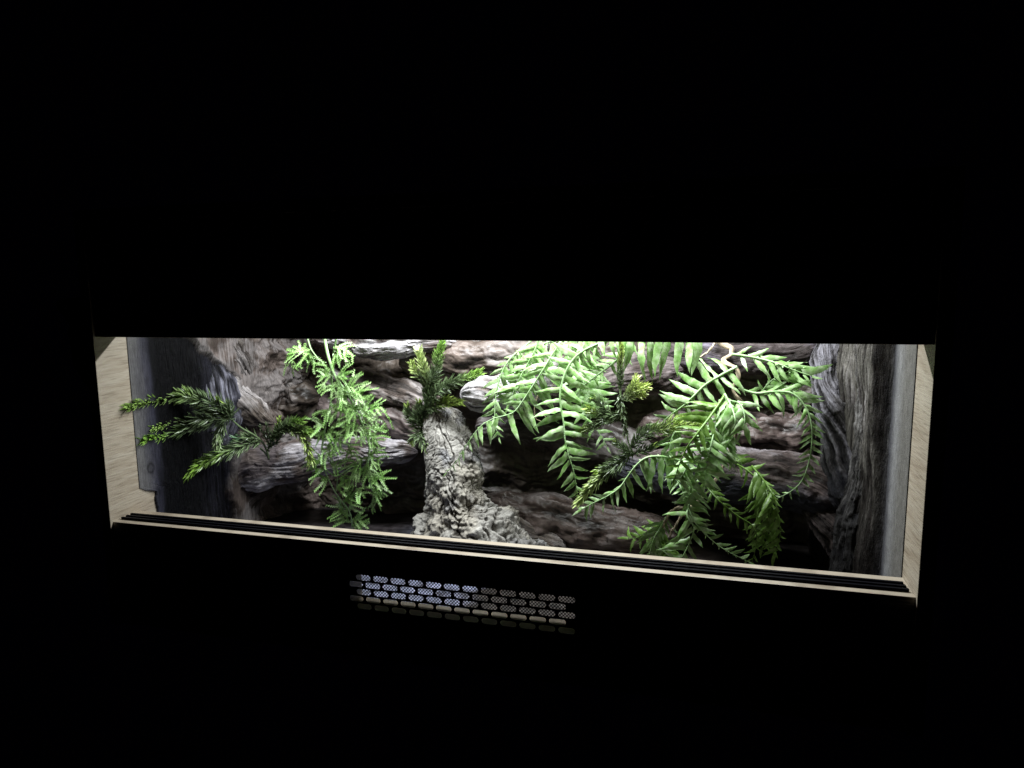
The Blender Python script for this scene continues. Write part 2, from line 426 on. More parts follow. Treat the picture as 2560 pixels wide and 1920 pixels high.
def side_wall(left):
    ny, nz = 300, 320
    y = 0.0662 + (0.515 - 0.0662) * np.linspace(0, 1, ny) ** 1.0; z = np.linspace(FLZ - .003, TOPZ - .001, nz)
    Y, Z = np.meshgrid(y, z, indexing='ij'); p = np.stack([Y, 0 * Y + (3 if left else 9), Z], -1)
    if left:
        # ragged lower front corner where the oak shows through
        rag = (0.033 + 0.004 * fbm(p * np.array([0, 1, 60]))) * (1 - sstep(0.026, 0.040, Z + 0.006 * fbm(p * 50)))
        k = np.clip((Y - .0662) / (.16 - .0662), 0, 1)
        Y = Y + rag * (1 - k)
    g = ridged(p * np.array([75, 1, 3.5]), 4); g2 = ridged(p * np.array([170, 1, 10]), 3)
    big = fbm(p * np.array([9, 1, 5]), 3)
    s0, s1 = (0.115, 0.20) if left else (0.143, 0.152)
    k = sstep(s0, s1, Y)
    if left:
        h = 0.0016 + 0.004 * sstep(.07, .11, Y) + k * (0.014 + 0.004 * g + 0.002 * g2 + 0.010 * big) + 0.0003 * g2 * (1 - k)
        rk = sstep(0.33, 0.42, Y)
        h = h + rk * (0.02 + 0.026 * fbm(p * np.array([18, 1, 18]), 5) + .006 * ridged(p * np.array([40, 1, 50]), 3)) + 0.05 * sstep(0.40, 0.51, Y)
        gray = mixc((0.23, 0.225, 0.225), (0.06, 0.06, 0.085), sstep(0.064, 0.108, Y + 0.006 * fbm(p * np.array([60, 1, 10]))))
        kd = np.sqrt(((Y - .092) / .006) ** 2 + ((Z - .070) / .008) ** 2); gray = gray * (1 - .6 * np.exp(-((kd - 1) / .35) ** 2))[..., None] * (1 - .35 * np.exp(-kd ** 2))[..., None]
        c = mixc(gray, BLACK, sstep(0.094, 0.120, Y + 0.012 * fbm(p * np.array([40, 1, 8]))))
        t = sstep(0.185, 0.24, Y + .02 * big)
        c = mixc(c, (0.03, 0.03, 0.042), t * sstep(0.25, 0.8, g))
        yb = np.interp(Z, [-.12, .02, .12, .20, .25, .30, .5], [.27, .27, .29, .31, .245, .185, .17]) + .012 * fbm(p * 18)
        tb = sstep(-.008, .012, Y - yb)
        h = h + tb * .010 * sstep(.14, .2, Y)
        rc = mixc((.10, .08, .07), (.24, .195, .175), sstep(-.25, .5, fbm(p * 22 + 3) + .4 * (g2 - .4)))
        c = mixc(c, rc, tb)
        c = mixc(c, PALE, np.exp(-((Y - yb - .006) / .007) ** 2) * sstep(.14, .2, Z) * .6)  # highlight along the trunk edge, painted in as a pale rim
        c = mixc(c, PALE, sstep(0.45, 0.8, g2 * .5 + .3 + .6 * fbm(p * 14)) * tb * .5)
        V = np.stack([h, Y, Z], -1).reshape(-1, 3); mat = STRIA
    else:
        h = 0.0016 + 0.004 * sstep(.07, .13, Y) + k * (0.016 + 0.006 * g + 0.0025 * g2 + 0.012 * big) - 0.004 * np.exp(-((Y - .150) / .004) ** 2)
        h = h + sstep(0.2, 0.45, Y) * 0.03 + 0.0004 * g2
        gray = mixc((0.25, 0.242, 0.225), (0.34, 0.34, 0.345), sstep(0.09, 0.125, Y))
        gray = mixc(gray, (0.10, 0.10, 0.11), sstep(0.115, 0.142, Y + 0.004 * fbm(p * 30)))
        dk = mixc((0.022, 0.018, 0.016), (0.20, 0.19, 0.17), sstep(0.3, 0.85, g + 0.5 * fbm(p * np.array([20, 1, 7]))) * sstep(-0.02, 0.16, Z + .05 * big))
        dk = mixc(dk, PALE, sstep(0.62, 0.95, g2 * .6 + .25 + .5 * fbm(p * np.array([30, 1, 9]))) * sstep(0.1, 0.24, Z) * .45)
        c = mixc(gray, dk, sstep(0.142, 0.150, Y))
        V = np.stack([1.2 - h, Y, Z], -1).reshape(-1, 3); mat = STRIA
    h0 = V.reshape(ny, nz, 3); e = .0012 if left else 1.1988
    h0[0, :, 0] = e
    gk = np.clip(.38 + (sstep(.112, .13, Y) if left else sstep(.140, .148, Y)), 0, 1)
    if left: gk = gk * (1 - .55 * tb)
    c = np.concatenate([c.clip(.003, .9), gk[..., None]], -1)
    Fc = grid_faces(ny, nz)
    if left: Fc = Fc[:, ::-1]
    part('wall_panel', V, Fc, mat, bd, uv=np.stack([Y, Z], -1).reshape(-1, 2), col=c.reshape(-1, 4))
side_wall(True); side_wall(False)

def sweep(name, ctrl, mat=WOOD, lump=0.16, lf=14.0, grain=0.0035, gf=55.0, gl=5.0, twist=0.0, pale=0.5, base=BROWN, mid=MID,
          palec=PALE, blacken=None, seed=0.0, res=0.0026, cap=(1, 1), paint=None, parent=None, squash=1.0, warp=.5):
    """a carved log: ctrl = (px, py, depth, radius px)"""
    q = []
    for (px, py, Y, r) in ctrl:
        p = PW(px, py, Y); q.append((*p, r * mpp(p)))
    q = np.array(q); Ltot = np.linalg.norm(np.diff(q[:, :3], axis=0), axis=1).sum()
    rm = q[:, 3].max(); n = max(24, int(Ltot / res)); m = int(np.clip(2 * np.pi * rm / res, 40, 260))
    cc = catmull(q, n); c, r = cc[:, :3], cc[:, 3].copy()
    s = np.linspace(0, Ltot, n); T, N, B = frames(c)
    cl = 0.9 * rm
    r = r * (1 + .10 * np.sin(s * 70 + seed) * np.clip(1 - s / Ltot, 0, 1))
    if cap[0]: r = r * np.sqrt(np.clip(1 - (1 - np.clip(s / cl, 0.0, 1)) ** 2, 0.0004, 1))
    if cap[1]: r = r * np.sqrt(np.clip(1 - (1 - np.clip((Ltot - s) / cl, 0.0, 1)) ** 2, 0.0004, 1))
    a = np.linspace(0, 2 * np.pi, m, endpoint=False)
    A, S = np.meshgrid(a, s, indexing='xy')
    dirv = np.cos(A)[..., None] * N[:, None] + np.sin(A)[..., None] * B[:, None]
    R = np.repeat(r[:, None], m, 1)
    base_p = c[:, None] + dirv * R[..., None]
    pw = base_p + seed
    wob = 0.5 * fbm(pw * 12, 2)
    At = A + twist * S + warp * wob
    cyl = np.stack([np.cos(At) * rm, np.sin(At) * rm, S * gl / gf + 0.02 * wob], -1) * gf + seed * 3
    g = ridged(cyl, 4)
    l1 = fbm(pw * lf, 3)
    ratio = np.clip(R / rm, 0, 1)
    sm_ = np.clip(ratio * 1.6, 0, 1)
    mf = 1.0 if mat is not ROCK else 1.3
    stp = fbm(np.stack([np.cos(At) * rm * 30, np.sin(At) * rm * 30, S * 6], -1) + seed + .6 * fbm(pw * 16, 2)[..., None], 3)
    R2 = R * (1 + lump * l1) + sm_ * (grain * (g - 0.5) + (.0008 * mf * fbm(pw * 40 + 6, 3) + .0050 * mf * (np.round(stp * 2.5 + .4 * l1) / 2.5 - stp) + .004 * mf * stp))
    V = c[:, None] + dirv * R2[..., None]
    V[..., 1] = c[:, None, 1] + (V[..., 1] - c[:, None, 1]) * squash
    t = sstep(0.15, 0.75, g + 0.35 * fbm(pw * 22 + 4, 3))
    col = mixc(base, mid, t)
    if mat is ROCK: pale *= .55
    pm = sstep(0.75 - pale * 0.7, 1.15 - pale * 0.45, 0.6 * g + 0.25 + 0.75 * fbm(pw * 13 + 11, 3)) * min(1.0, pale * 1.5)
    col = mixc(col, palec, pm)
    col = col * (1 - .65 * (1 - sstep(.02, .22, g + .1 * l1)))[..., None]
    if blacken is not None:
        sm = blacken(V, fbm(pw * 16 + 30, 3)); col = mixc(col, BLACK, sm)
    if paint is not None: col = paint(V, col, fbm(pw * 12 + 40, 3), g)
    UV = np.stack([At * rm, S], -1)
    Fc = grid_faces(n, m, True)
    return part(name, V.reshape(-1, 3), Fc, mat, parent or bd, uv=UV.reshape(-1, 2), col=col.reshape(-1, 3).clip(0.003, .9))

# left trunk, knee and flank
def blacken_left(V, n): return np.maximum((1 - sstep(0.012, 0.060, V[..., 0] + 0.022 * n)) * 0.97, (1 - sstep(.02, .14, V[..., 2] + .04 * n)) * .6)  # airbrushed black by the side wall, darker towards the foot
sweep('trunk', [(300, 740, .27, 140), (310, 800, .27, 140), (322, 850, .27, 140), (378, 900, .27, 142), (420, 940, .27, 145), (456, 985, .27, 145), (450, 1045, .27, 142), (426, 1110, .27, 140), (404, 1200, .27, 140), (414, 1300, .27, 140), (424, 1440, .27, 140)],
      STRIA, lump=.06, lf=9, grain=.007, gf=85, gl=2.2, pale=.72, base=(.010, .010, .013), mid=(.06, .06, .08), palec=(.60, .60, .72), blacken=blacken_left, seed=1.0, cap=(0, 0), squash=.75, warp=.15)
sweep('root', [(470, 770, .27, 42), (520, 825, .29, 46), (570, 880, .32, 42), (602, 925, .34, 30), (616, 955, .35, 16)], STRIA, grain=.006, gf=70, gl=3, pale=.42, base=(.06, .05, .045), mid=(.17, .15, .135), seed=2.2, warp=.2)
sweep('root', [(505, 880, .31, 40), (548, 930, .31, 46), (590, 985, .315, 46), (628, 1025, .325, 36), (664, 1048, .34, 20), (690, 1058, .35, 10)], WOOD, grain=.007, gf=50, gl=3, pale=.58, base=(.10, .085, .082), seed=3.4, lump=.38)
sweep('root', [(505, 1000, .30, 46), (540, 1060, .31, 50), (560, 1110, .32, 44), (548, 1180, .32, 42)], WOOD, grain=.004, pale=.35, base=(.09, .075, .072), seed=4.4, lump=.2)
sweep('rock', [(640, 820, .455, 55), (665, 890, .455, 62), (650, 960, .45, 55), (665, 1010, .45, 48)], ROCK, lump=.35, lf=22, grain=.004, gf=40, gl=20, pale=.5, base=(.10, .082, .075), mid=(.2, .165, .15), seed=5.1)
sweep('rock', [(690, 985, .455, 40), (740, 1000, .46, 46), (800, 990, .465, 40)], ROCK, lump=.35, lf=24, grain=.004, gf=40, gl=18, pale=.4, seed=5.9)
# big log from the left trunk to the middle
def log_paint(V, col, n, g):
    k = sstep(.10, .5, n + .2)
    return mixc(col, (.12, .12, .17), k * .25)
sweep('log', [(400, 1200, .27, 60), (500, 1185, .29, 58), (580, 1180, .315, 52), (660, 1165, .345, 52), (760, 1150, .365, 48), (860, 1138, .38, 42), (950, 1128, .39, 36), (1015, 1128, .40, 30), (1046, 1130, .40, 22)],
      WOOD, lump=.10, lf=12, grain=.0042, gf=62, gl=3.2, pale=.66, base=(.11, .085, .075), mid=(.2, .165, .155), palec=(.62, .59, .62), seed=6.3, paint=log_paint, res=.0022, cap=(0, 1))
sweep('root', [(680, 1195, .36, 30), (620, 1225, .35, 44), (575, 1275, .34, 50), (545, 1340, .33, 56), (530, 1440, .31, 60)], STRIA, lump=.2, grain=.004, gf=60, gl=3, pale=.18, seed=7.7, cap=(1, 0))
sweep('rock', [(560, 1330, .46, 60), (680, 1320, .47, 70), (800, 1360, .48, 60)], ROCK, lump=.2, grain=.003, pale=.12, base=(.05, .042, .038), mid=(.09, .075, .07), seed=8.2)
# top logs
sweep('log', [(760, 826, .425, 26), (850, 842, .41, 34), (930, 858, .40, 42), (1000, 856, .395, 36), (1070, 850, .40, 28), (1150, 850, .43, 30)],
      WOOD, lump=.12, grain=.004, gf=60, gl=3.4, pale=.8, base=(.13, .10, .09), mid=(.25, .21, .2), palec=(.66, .64, .66), seed=9.3, res=.0022)
sweep('ledge', [(1000, 905, .45, 40), (1100, 905, .44, 50), (1200, 900, .435, 62), (1320, 890, .44, 66), (1450, 880, .45, 50)],
      ROCK, lump=.12, lf=12, grain=.007, gf=34, gl=4, pale=.5, base=(.09, .072, .06), mid=(.2, .16, .14), seed=10.1)
sweep('ledge', [(820, 930, .45, 34), (900, 955, .445, 36), (980, 975, .43, 34), (1050, 1000, .415, 34), (1110, 1035, .41, 28)],
      WOOD, lump=.25, lf=22, grain=.005, gf=48, gl=6, pale=.42, base=(.10, .08, .07), mid=(.19, .155, .14), seed=11.2)
sweep('rock', [(800, 1010, .465, 40), (900, 1035, .455, 50), (990, 1055, .44, 52), (1070, 1085, .43, 44), (1130, 1110, .43, 30)],
      ROCK, lump=.2, lf=16, grain=.003, gf=40, gl=10, pale=.3, base=(.12, .095, .09), mid=(.22, .18, .175), seed=12.6)
# nose of the log in the middle, running back to the right
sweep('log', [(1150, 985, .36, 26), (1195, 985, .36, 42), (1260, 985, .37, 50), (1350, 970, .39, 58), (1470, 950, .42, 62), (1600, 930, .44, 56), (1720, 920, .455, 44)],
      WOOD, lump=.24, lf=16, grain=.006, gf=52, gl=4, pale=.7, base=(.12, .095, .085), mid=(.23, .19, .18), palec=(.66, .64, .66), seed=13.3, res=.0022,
      paint=lambda V, col, n, g: mixc(col, col * np.array([.30, .26, .25]), sstep(.60, .72, V[..., 0] + .05 * n)))  # log darkened towards the right: shade behind the ferns painted in
sweep('ledge', [(1190, 1070, .46, 30), (1300, 1065, .45, 36), (1420, 1080, .445, 45), (1540, 1110, .44, 50), (1640, 1150, .43, 45)],
      ROCK, lump=.2, lf=16, grain=.004, gf=40, gl=9, pale=.3, base=(.05, .04, .036), mid=(.09, .075, .07), seed=14.8)
# lower right rocks
sweep('rock', [(1180, 1260, .40, 30), (1260, 1275, .40, 48), (1360, 1300, .39, 60), (1470, 1320, .385, 62), (1580, 1335, .38, 58), (1700, 1340, .38, 45)],
      ROCK, lump=.14, lf=16, grain=.005, gf=40, gl=5, pale=.42, base=(.095, .07, .06), mid=(.19, .15, .135), seed=15.4)
sweep('root', [(1230, 1275, .355, 18), (1290, 1325, .345, 30), (1360, 1352, .345, 26), (1420, 1372, .35, 20)], WOOD, grain=.003, pale=.35, seed=16.3)
# right: the long rounded log and the ledge over it
def blueish(V, col, n, g):
    k = sstep(.02, -.05, V[..., 2] + .03 * n + .0) * 0
    return col
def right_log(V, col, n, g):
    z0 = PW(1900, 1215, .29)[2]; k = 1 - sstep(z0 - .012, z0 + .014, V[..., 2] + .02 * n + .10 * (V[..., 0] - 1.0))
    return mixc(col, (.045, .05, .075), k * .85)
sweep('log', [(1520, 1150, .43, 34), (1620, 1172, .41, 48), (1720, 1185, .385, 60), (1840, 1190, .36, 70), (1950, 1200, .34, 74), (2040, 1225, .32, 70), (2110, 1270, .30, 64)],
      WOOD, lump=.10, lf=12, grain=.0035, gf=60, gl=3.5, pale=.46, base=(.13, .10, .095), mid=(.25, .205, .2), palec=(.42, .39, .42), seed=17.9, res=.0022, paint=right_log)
sweep('ledge', [(1590, 1075, .45, 30), (1690, 1075, .445, 42), (1800, 1078, .43, 46), (1920, 1075, .42, 44), (2040, 1085, .40, 40)],
      ROCK, lump=.25, lf=20, grain=.005, gf=40, gl=12, pale=.36, base=(.10, .075, .068), mid=(.2, .155, .145), seed=18.8)
sweep('ledge', [(1640, 880, .455, 34), (1750, 885, .44, 42), (1860, 885, .43, 44), (1960, 880, .43, 40), (2060, 860, .42, 36)],
      WOOD, lump=.2, lf=18, grain=.005, gf=50, gl=5, pale=.34, base=(.05, .04, .038), mid=(.11, .09, .09), palec=(.34, .31, .40), seed=19.4)
sweep('rock', [(1900, 985, .475, 34), (1990, 1000, .465, 40), (2060, 980, .45, 40)], ROCK, lump=.3, grain=.004, pale=.2, base=(.08, .06, .055), seed=20.3)
# right trunk with twisted grain
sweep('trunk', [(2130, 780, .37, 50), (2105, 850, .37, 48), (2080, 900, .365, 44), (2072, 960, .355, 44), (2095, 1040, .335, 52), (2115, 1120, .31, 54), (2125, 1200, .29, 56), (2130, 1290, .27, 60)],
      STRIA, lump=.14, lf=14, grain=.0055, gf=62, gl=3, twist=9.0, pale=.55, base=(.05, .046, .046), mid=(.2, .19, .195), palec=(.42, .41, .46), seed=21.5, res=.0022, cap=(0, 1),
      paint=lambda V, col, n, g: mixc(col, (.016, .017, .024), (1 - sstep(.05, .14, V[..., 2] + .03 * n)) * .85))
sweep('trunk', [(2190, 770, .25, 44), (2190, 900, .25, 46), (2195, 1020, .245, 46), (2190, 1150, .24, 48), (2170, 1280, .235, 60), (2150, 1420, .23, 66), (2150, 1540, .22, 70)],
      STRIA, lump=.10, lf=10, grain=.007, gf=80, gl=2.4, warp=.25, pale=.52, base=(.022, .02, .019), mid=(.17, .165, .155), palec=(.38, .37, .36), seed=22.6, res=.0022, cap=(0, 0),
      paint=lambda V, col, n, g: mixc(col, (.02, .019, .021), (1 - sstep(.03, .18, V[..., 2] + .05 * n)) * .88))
sweep('root', [(2000, 1265, .31, 20), (2050, 1285, .30, 34), (2100, 1330, .28, 44), (2140, 1400, .26, 52), (2160, 1500, .24, 60)], STRIA, lump=.25, lf=24, grain=.006, gf=50, gl=4, pale=.22,
      base=(.05, .04, .037), mid=(.13, .105, .10), palec=(.3, .28, .3), seed=23.4, cap=(1, 0))

# ------------------------------------------------------------------ cork bark
cork = thing('cork_bark', 'pale grey cork bark tube leaning from the floor up to the ledge', 'cork bark', tuple(PW(1180, 1350, .28)))
def cork_sweep(name, ctrl, seed, lump=.16, crinkle=.006, holes=(), base=(.11, .10, .088), hi=(.30, .292, .268)):
    q = []
    for (px, py, Y, r) in ctrl:
        p = PW(px, py, Y); q.append((*p, r * mpp(p)))
    q = np.array(q); Lt = np.linalg.norm(np.diff(q[:, :3], axis=0), axis=1).sum(); rm = q[:, 3].max()
    n = int(Lt / .0014); m = int(2 * np.pi * rm / .0017)
    cc = catmull(q, n); c, r = cc[:, :3], cc[:, 3]; s = np.linspace(0, Lt, n); T, N, B = frames(c)
    cl = rm * .5
    r = r * np.sqrt(np.clip(1 - (1 - np.clip(s / (.22 * rm), 0, 1)) ** 2, 0.0004, 1)) * np.sqrt(np.clip(1 - (1 - np.clip((Lt - s) / cl, 0, 1)) ** 2, 0.0004, 1))
    a = np.linspace(0, 2 * np.pi, m, endpoint=False); A, S = np.meshgrid(a, s, indexing='xy')
    dv = np.cos(A)[..., None] * N[:, None] + np.sin(A)[..., None] * B[:, None]
    R = np.repeat(r[:, None], m, 1); bp = c[:, None] + dv * R[..., None] + seed
    # furrows: long cracks along the tube, cross cracks around it, rough plates between
    wv = np.stack([fbm(bp * 22, 3), fbm(bp * 22 + 7, 3), fbm(bp * 22 + 13, 3)], -1)
    cyl = np.stack([np.cos(A) * rm, np.sin(A) * rm, S], -1)
    furrow = np.abs(noise(cyl * np.array([24, 24, 8]) + seed + .5 * wv))
    cross = np.abs(noise(cyl * np.array([15, 15, 80]) + seed * 2 + 1.1 * wv))
    fine = ridged(cyl * np.array([34, 34, 230]) + seed + 1.2 * wv, 3)
    plate = fbm(cyl * np.array([30, 30, 60]) + seed + wv, 2); stepd = np.round(plate * 2.5) / 2.5 - plate
    lum = fbm(bp * 13, 3)
    crack = np.minimum(sstep(0, .09, furrow), sstep(0, .10, cross) * .5 + .5)
    pit = sstep(.55, .8, fbm(bp * 60 + 3, 2))
    up_ = sstep(.30, .62, S / Lt) if name == 'bark_tube' else np.ones_like(S)
    saw = (S * 46 + 1.6 * fbm(cyl * np.array([22, 22, 10]) + seed, 3) + 3 * noise(cyl * np.array([7, 7, 3]) + seed)) % 1.0
    lip = np.where(saw < .82, saw / .82, (1 - saw) / .18) * sstep(-.25, .35, fbm(bp * 26 + 9, 2))
    groove = np.exp(-(noise(cyl * np.array([15, 15, 5]) + seed + .3 * wv) / .06) ** 2)
    R2 = R * (1 + lump * (.45 + .75 * up_) * lum) + crinkle * .45 * (crack - .8) + .0048 * (.5 + .8 * up_) * lip - .006 * groove + .0012 * (fine - .5) + (.003 + .007 * up_) * fbm(bp * 34, 3)
    crack = np.minimum(crack, 1 - .8 * groove) * (1 - .75 * sstep(.80, .86, saw) * (1 - sstep(.95, 1.0, saw)) * sstep(0, .4, lip + .2))
    V = c[:, None] + dv * R2[..., None]
    tone = np.clip(.35 + .5 * crack + .25 * (fine - .5) + .25 * fbm(bp * 30 + 5, 3), 0, 1)
    col = mixc(base, hi, tone)
    wm = sstep(.15, .6, fbm(bp * 9 + 21, 3) + .1)
    col = mixc(col, col * np.array([1.02, .985, .92]), wm)
    dk = 1 - sstep(.02, .28, crack - .25 * pit)
    col = mixc(col, (.03, .024, .018), dk * .85)
    gr = sstep(.2, .6, fbm(bp * 16 + 50, 3)); col = mixc(col, col * np.array([.72, .74, .82]), gr)
    part(name, V.reshape(-1, 3), grid_faces(n, m, True), CORK, cork, uv=np.stack([A * rm, S], -1).reshape(-1, 2),
         col=np.concatenate([col.clip(.005, .8), np.full(col.shape[:2] + (1,), .5)], -1).reshape(-1, 4))
cork_sweep('bark_tube', [(1106, 1018, .362, 42), (1110, 1050, .355, 47), (1124, 1110, .34, 60), (1134, 1180, .325, 68), (1138, 1250, .305, 68), (1150, 1310, .29, 90), (1185, 1370, .275, 120), (1215, 1450, .26, 130)], 1.3)
cork_sweep('bark_branch', [(1160, 1275, .30, 34), (1205, 1315, .285, 52), (1255, 1355, .275, 54), (1310, 1385, .265, 48), (1360, 1410, .258, 44), (1430, 1450, .25, 44)], 4.1, lump=.13)
cork_sweep('bark_branch', [(1085, 1285, .285, 34), (1075, 1330, .28, 42), (1062, 1380, .27, 44), (1060, 1450, .26, 50)], 7.2, lump=.16)

# ------------------------------------------------------------------ ferns
rnd = random.Random(11)
def leaf_mesh(name, k, mat, width=.19, fold=.35, curl=.15, tooth=0.0):
    rr = random.Random(k); n = 9; ph = rr.random() * 6.28; V = []; Fc = []
    for i in range(n):
        t = i / (n - 1)
        wd = width * (.80 + .22 * math.sin(math.pi * min(1, t * 1.15)) + .35 * max(0, .12 - t) / .12) * (1 - t ** 3.0)
        wd *= 1 + .10 * math.sin(t * 20 + ph)
        if i == n - 1: wd = 0.004
        z0 = -curl * 1.5 * t ** 2.2 + .035 * math.sin(t * 5 + ph); side = .05 * math.sin(t * 4.2 + ph) * t
        for s in (-1, 0, 1):
            zz = z0 - abs(s) * wd * fold + s * .022 * math.sin(t * 15 + ph * 2) + abs(s) * .016 * math.cos(t * 19 + ph)
            V.append((t, s * wd + side, zz))
    for i in range(n - 1):
        for s in range(2): a = i * 3 + s; Fc.append((a, a + 1, a + 4, a + 3))
    return mesh(name, V, Fc, mat)
LEAF = {}; LS = 1.16
def leaves_for(mat):
    if mat.name not in LEAF:
        LEAF[mat.name] = [leaf_mesh('leaflet', 31 * k + 5, mat, width=.106 + .012 * (k % 3), fold=.25 + .22 * (k % 4), curl=.04 + .10 * (k % 5)) for k in range(12)]
    return LEAF[mat.name]
def lerp_list(v, t):
    if not isinstance(v, (list, tuple)): return v
    x = t * (len(v) - 1); i = min(int(x), len(v) - 2); return v[i] * (1 - (x - i)) + v[i + 1] * (x - i)
def frond(plant, pts, n, La, Lb, ang=62, droop=0.0, nv=(0.15, -0.8, 0.5), mat=None, stem_r=2.6, start=.06, term=28, wd=1.0, jit=8, name='frond', fwd=0.0):
    mat = mat or FERN
    q = np.array([P(p[0], p[1], p[2] - fwd * min(1, i / 2)) for i, p in enumerate(pts)]); c = catmull(q, 40); T = nrm(np.gradient(c, axis=0))
    sm = mpp(c[0]); tt = np.linspace(0, 1, 40)
    V, Fc = tube_geo(c, np.maximum(stem_r * (1 - .78 * tt), .5) * sm, 6)
    fr = part(name, V, Fc, mat if mat is FERN_D else STEMG, plant, origin=c[0])
    L = leaves_for(mat)
    g = np.array([0, 0, -1.0]); nv = nrm(np.array(nv, float))
    W0 = np.array(wloc(fr))
    for i in range(n):
        for side in (1, -1):
            t = start + (1 - start) * (i + (.5 if side < 0 else .15) + rnd.uniform(-.15, .15)) / n
            if t > .985: continue
            ln = lerp_list(La if side > 0 else Lb, t)
            if ln < 4: continue
            x = t * 39; k = min(int(x), 38); p = c[k] * (1 - x + k) + c[k + 1] * (x - k); tv = T[k]
            nn = nrm(nv - tv * np.dot(nv, tv)); sd = np.cross(nn, tv) * side
            an = math.radians(lerp_list(ang, t) + rnd.uniform(-jit, jit))
            d = math.cos(an) * tv + math.sin(an) * sd + droop * rnd.uniform(.8, 1.2) * g + nn * rnd.uniform(-.14, .14)
            d = nrm(d); up = nrm(nn - d * np.dot(nn, d) + 0.0)
            roll = math.radians(rnd.uniform(-38, 38)); lat = np.cross(up, d)
            up2 = up * math.cos(roll) + lat * math.sin(roll); lat2 = np.cross(up2, d)
            s = ln * LS * mpp(p) * rnd.uniform(.9, 1.08); ws = s * wd * (.92 if ln > 60 else 1.0 if ln > 30 else 1.15)
            if p[0] + d[0] * s < .008 or p[0] + d[0] * s > 1.192: continue
            o = bpy.data.objects.new('leaflet', L[rnd.randrange(12)]); C.objects.link(o); o.parent = fr
            mm = Matrix.Identity(4); lp = p - W0
            for a in range(3):
                mm[a][0] = d[a] * s; mm[a][1] = lat2[a] * ws; mm[a][2] = up2[a] * s * .9; mm[a][3] = lp[a]
            o.matrix_local = mm
    # leaf at the tip
    if term:
        d = T[-1]; nn = nrm(nv - d * np.dot(nv, d)); lat = np.cross(nn, d); s = term * mpp(c[-1])
        o = bpy.data.objects.new('leaflet', L[0]); C.objects.link(o); o.parent = fr; mm = Matrix.Identity(4)
        for a in range(3):
            mm[a][0] = d[a] * s; mm[a][1] = lat[a] * s * 1.1; mm[a][2] = nn[a] * s; mm[a][3] = c[-1][a] - W0[a]
        o.matrix_local = mm
    return fr
def vine(plant, pts, r, taper=.5, name='vine_stem', col=(.42, .34, .24)):
    q = np.array([P(*p) for p in pts]); n = 90; c = catmull(q, n); sm = mpp(c[0])
    c = c + .0012 * np.stack([fbm(c * 60, 2), fbm(c * 60 + 3, 2), fbm(c * 60 + 7, 2)], -1)
    m = 12; T, N, B = frames(c); tt = np.linspace(0, 1, n)
    a = np.linspace(0, 2 * np.pi, m, endpoint=False); A, S = np.meshgrid(a, tt, indexing='xy')
    rr = r * sm * (1 - (1 - taper) * S) * (1 + .22 * np.sin(2 * A + 26 * S) + .12 * noise(np.stack([A, S * 30, 0 * A], -1)))
    V = c[:, None] + rr[..., None] * (np.cos(A)[..., None] * N[:, None] + np.sin(A)[..., None] * B[:, None])
    cc = mixc(np.array(col) * .55, np.array(col) * 1.35, np.clip(.5 + .6 * np.sin(2 * A + 26 * S), 0, 1))
    Fc = grid_faces(n, m, True).tolist() + [list(range(m)), list(range(n * m - 1, n * m - m - 1, -1))]
    return part(name, V.reshape(-1, 3), Fc, VINE, plant, origin=c[0], uv=np.stack([A * r * sm, S * .2], -1).reshape(-1, 2), col=cc.reshape(-1, 3))
FG = 'artificial ferns hung inside the vivarium'
# central fern, crown above the opening
f1 = thing('fern', 'large bright green fern hanging in the middle, right of the cork bark', 'fern', tuple(P(1470, 820, .31)), FG)
frond(f1, [(1330, 850, .34), (1316, 862, .335), (1275, 897, .32), (1252, 938, .31), (1240, 988, .30), (1237, 1029, .29), (1238, 1060, .28), (1247, 1094, .275)], 13, [48, 64, 62, 52, 36, 30, 26, 16], [6, 10, 26, 42, 42, 34, 26, 16], ang=58, droop=.25, term=18)
frond(f1, [(1405, 850, .30), (1375, 895, .29), (1360, 921, .285), (1336, 958, .28), (1309, 999, .275), (1286, 1029, .27), (1262, 1039, .265), (1235, 1046, .26), (1201, 1066, .25), (1168, 1110, .24), (1141, 1154, .235), (1117, 1181, .23)], 17,
      [66, 72, 78, 80, 78, 70, 52, 36, 24, 18, 14], [52, 62, 66, 62, 56, 30, 8, 6, 8, 8, 8], ang=[66, 66, 70, 74, 78, 70, 60, 50, 50], droop=.35, term=16, wd=.95)
frond(f1, [(1545, 845, .29), (1500, 858, .285), (1460, 876, .28), (1432, 900, .275), (1411, 938, .27), (1400, 985, .262), (1404, 1029, .255), (1409, 1056, .25), (1412, 1097, .245), (1421, 1137, .24), (1434, 1178, .237), (1444, 1238, .235)], 19,
      [30, 34, 38, 46, 58, 66, 72, 74, 70, 60, 42, 34, 24], [34, 50, 62, 64, 60, 56, 66, 74, 70, 62, 52, 40, 26], ang=[60, 64, 78, 80, 76, 74, 68, 58, 46], droop=.02, nv=(.1, -.85, .45), stem_r=3.6, term=24, jit=7)
frond(f1, [(1590, 845, .31), (1560, 880, .305), (1536, 906, .30), (1510, 925, .295), (1484, 945, .29), (1455, 968, .285), (1436, 992, .28)], 8, [28, 36, 30, 26, 22, 18], [44, 50, 40, 26, 20, 16], ang=64, droop=.1, stem_r=4, wd=1.15, term=20)
frond(f1, [(1400, 840, .36), (1430, 920, .36), (1450, 1000, .355), (1470, 1050, .35), (1500, 1085, .345), (1518, 1118, .34)], 12, [60, 76, 84, 78, 40, 22], [30, 40, 40, 36, 34, 22], ang=72, droop=.1, mat=FERN, stem_r=2.4, term=20)
frond(f1, [(1445, 836, .33), (1380, 852, .335), (1345, 870, .34), (1325, 905, .34)], 8, [44, 58, 60, 40], [20, 30, 30, 20], ang=64, droop=.4)
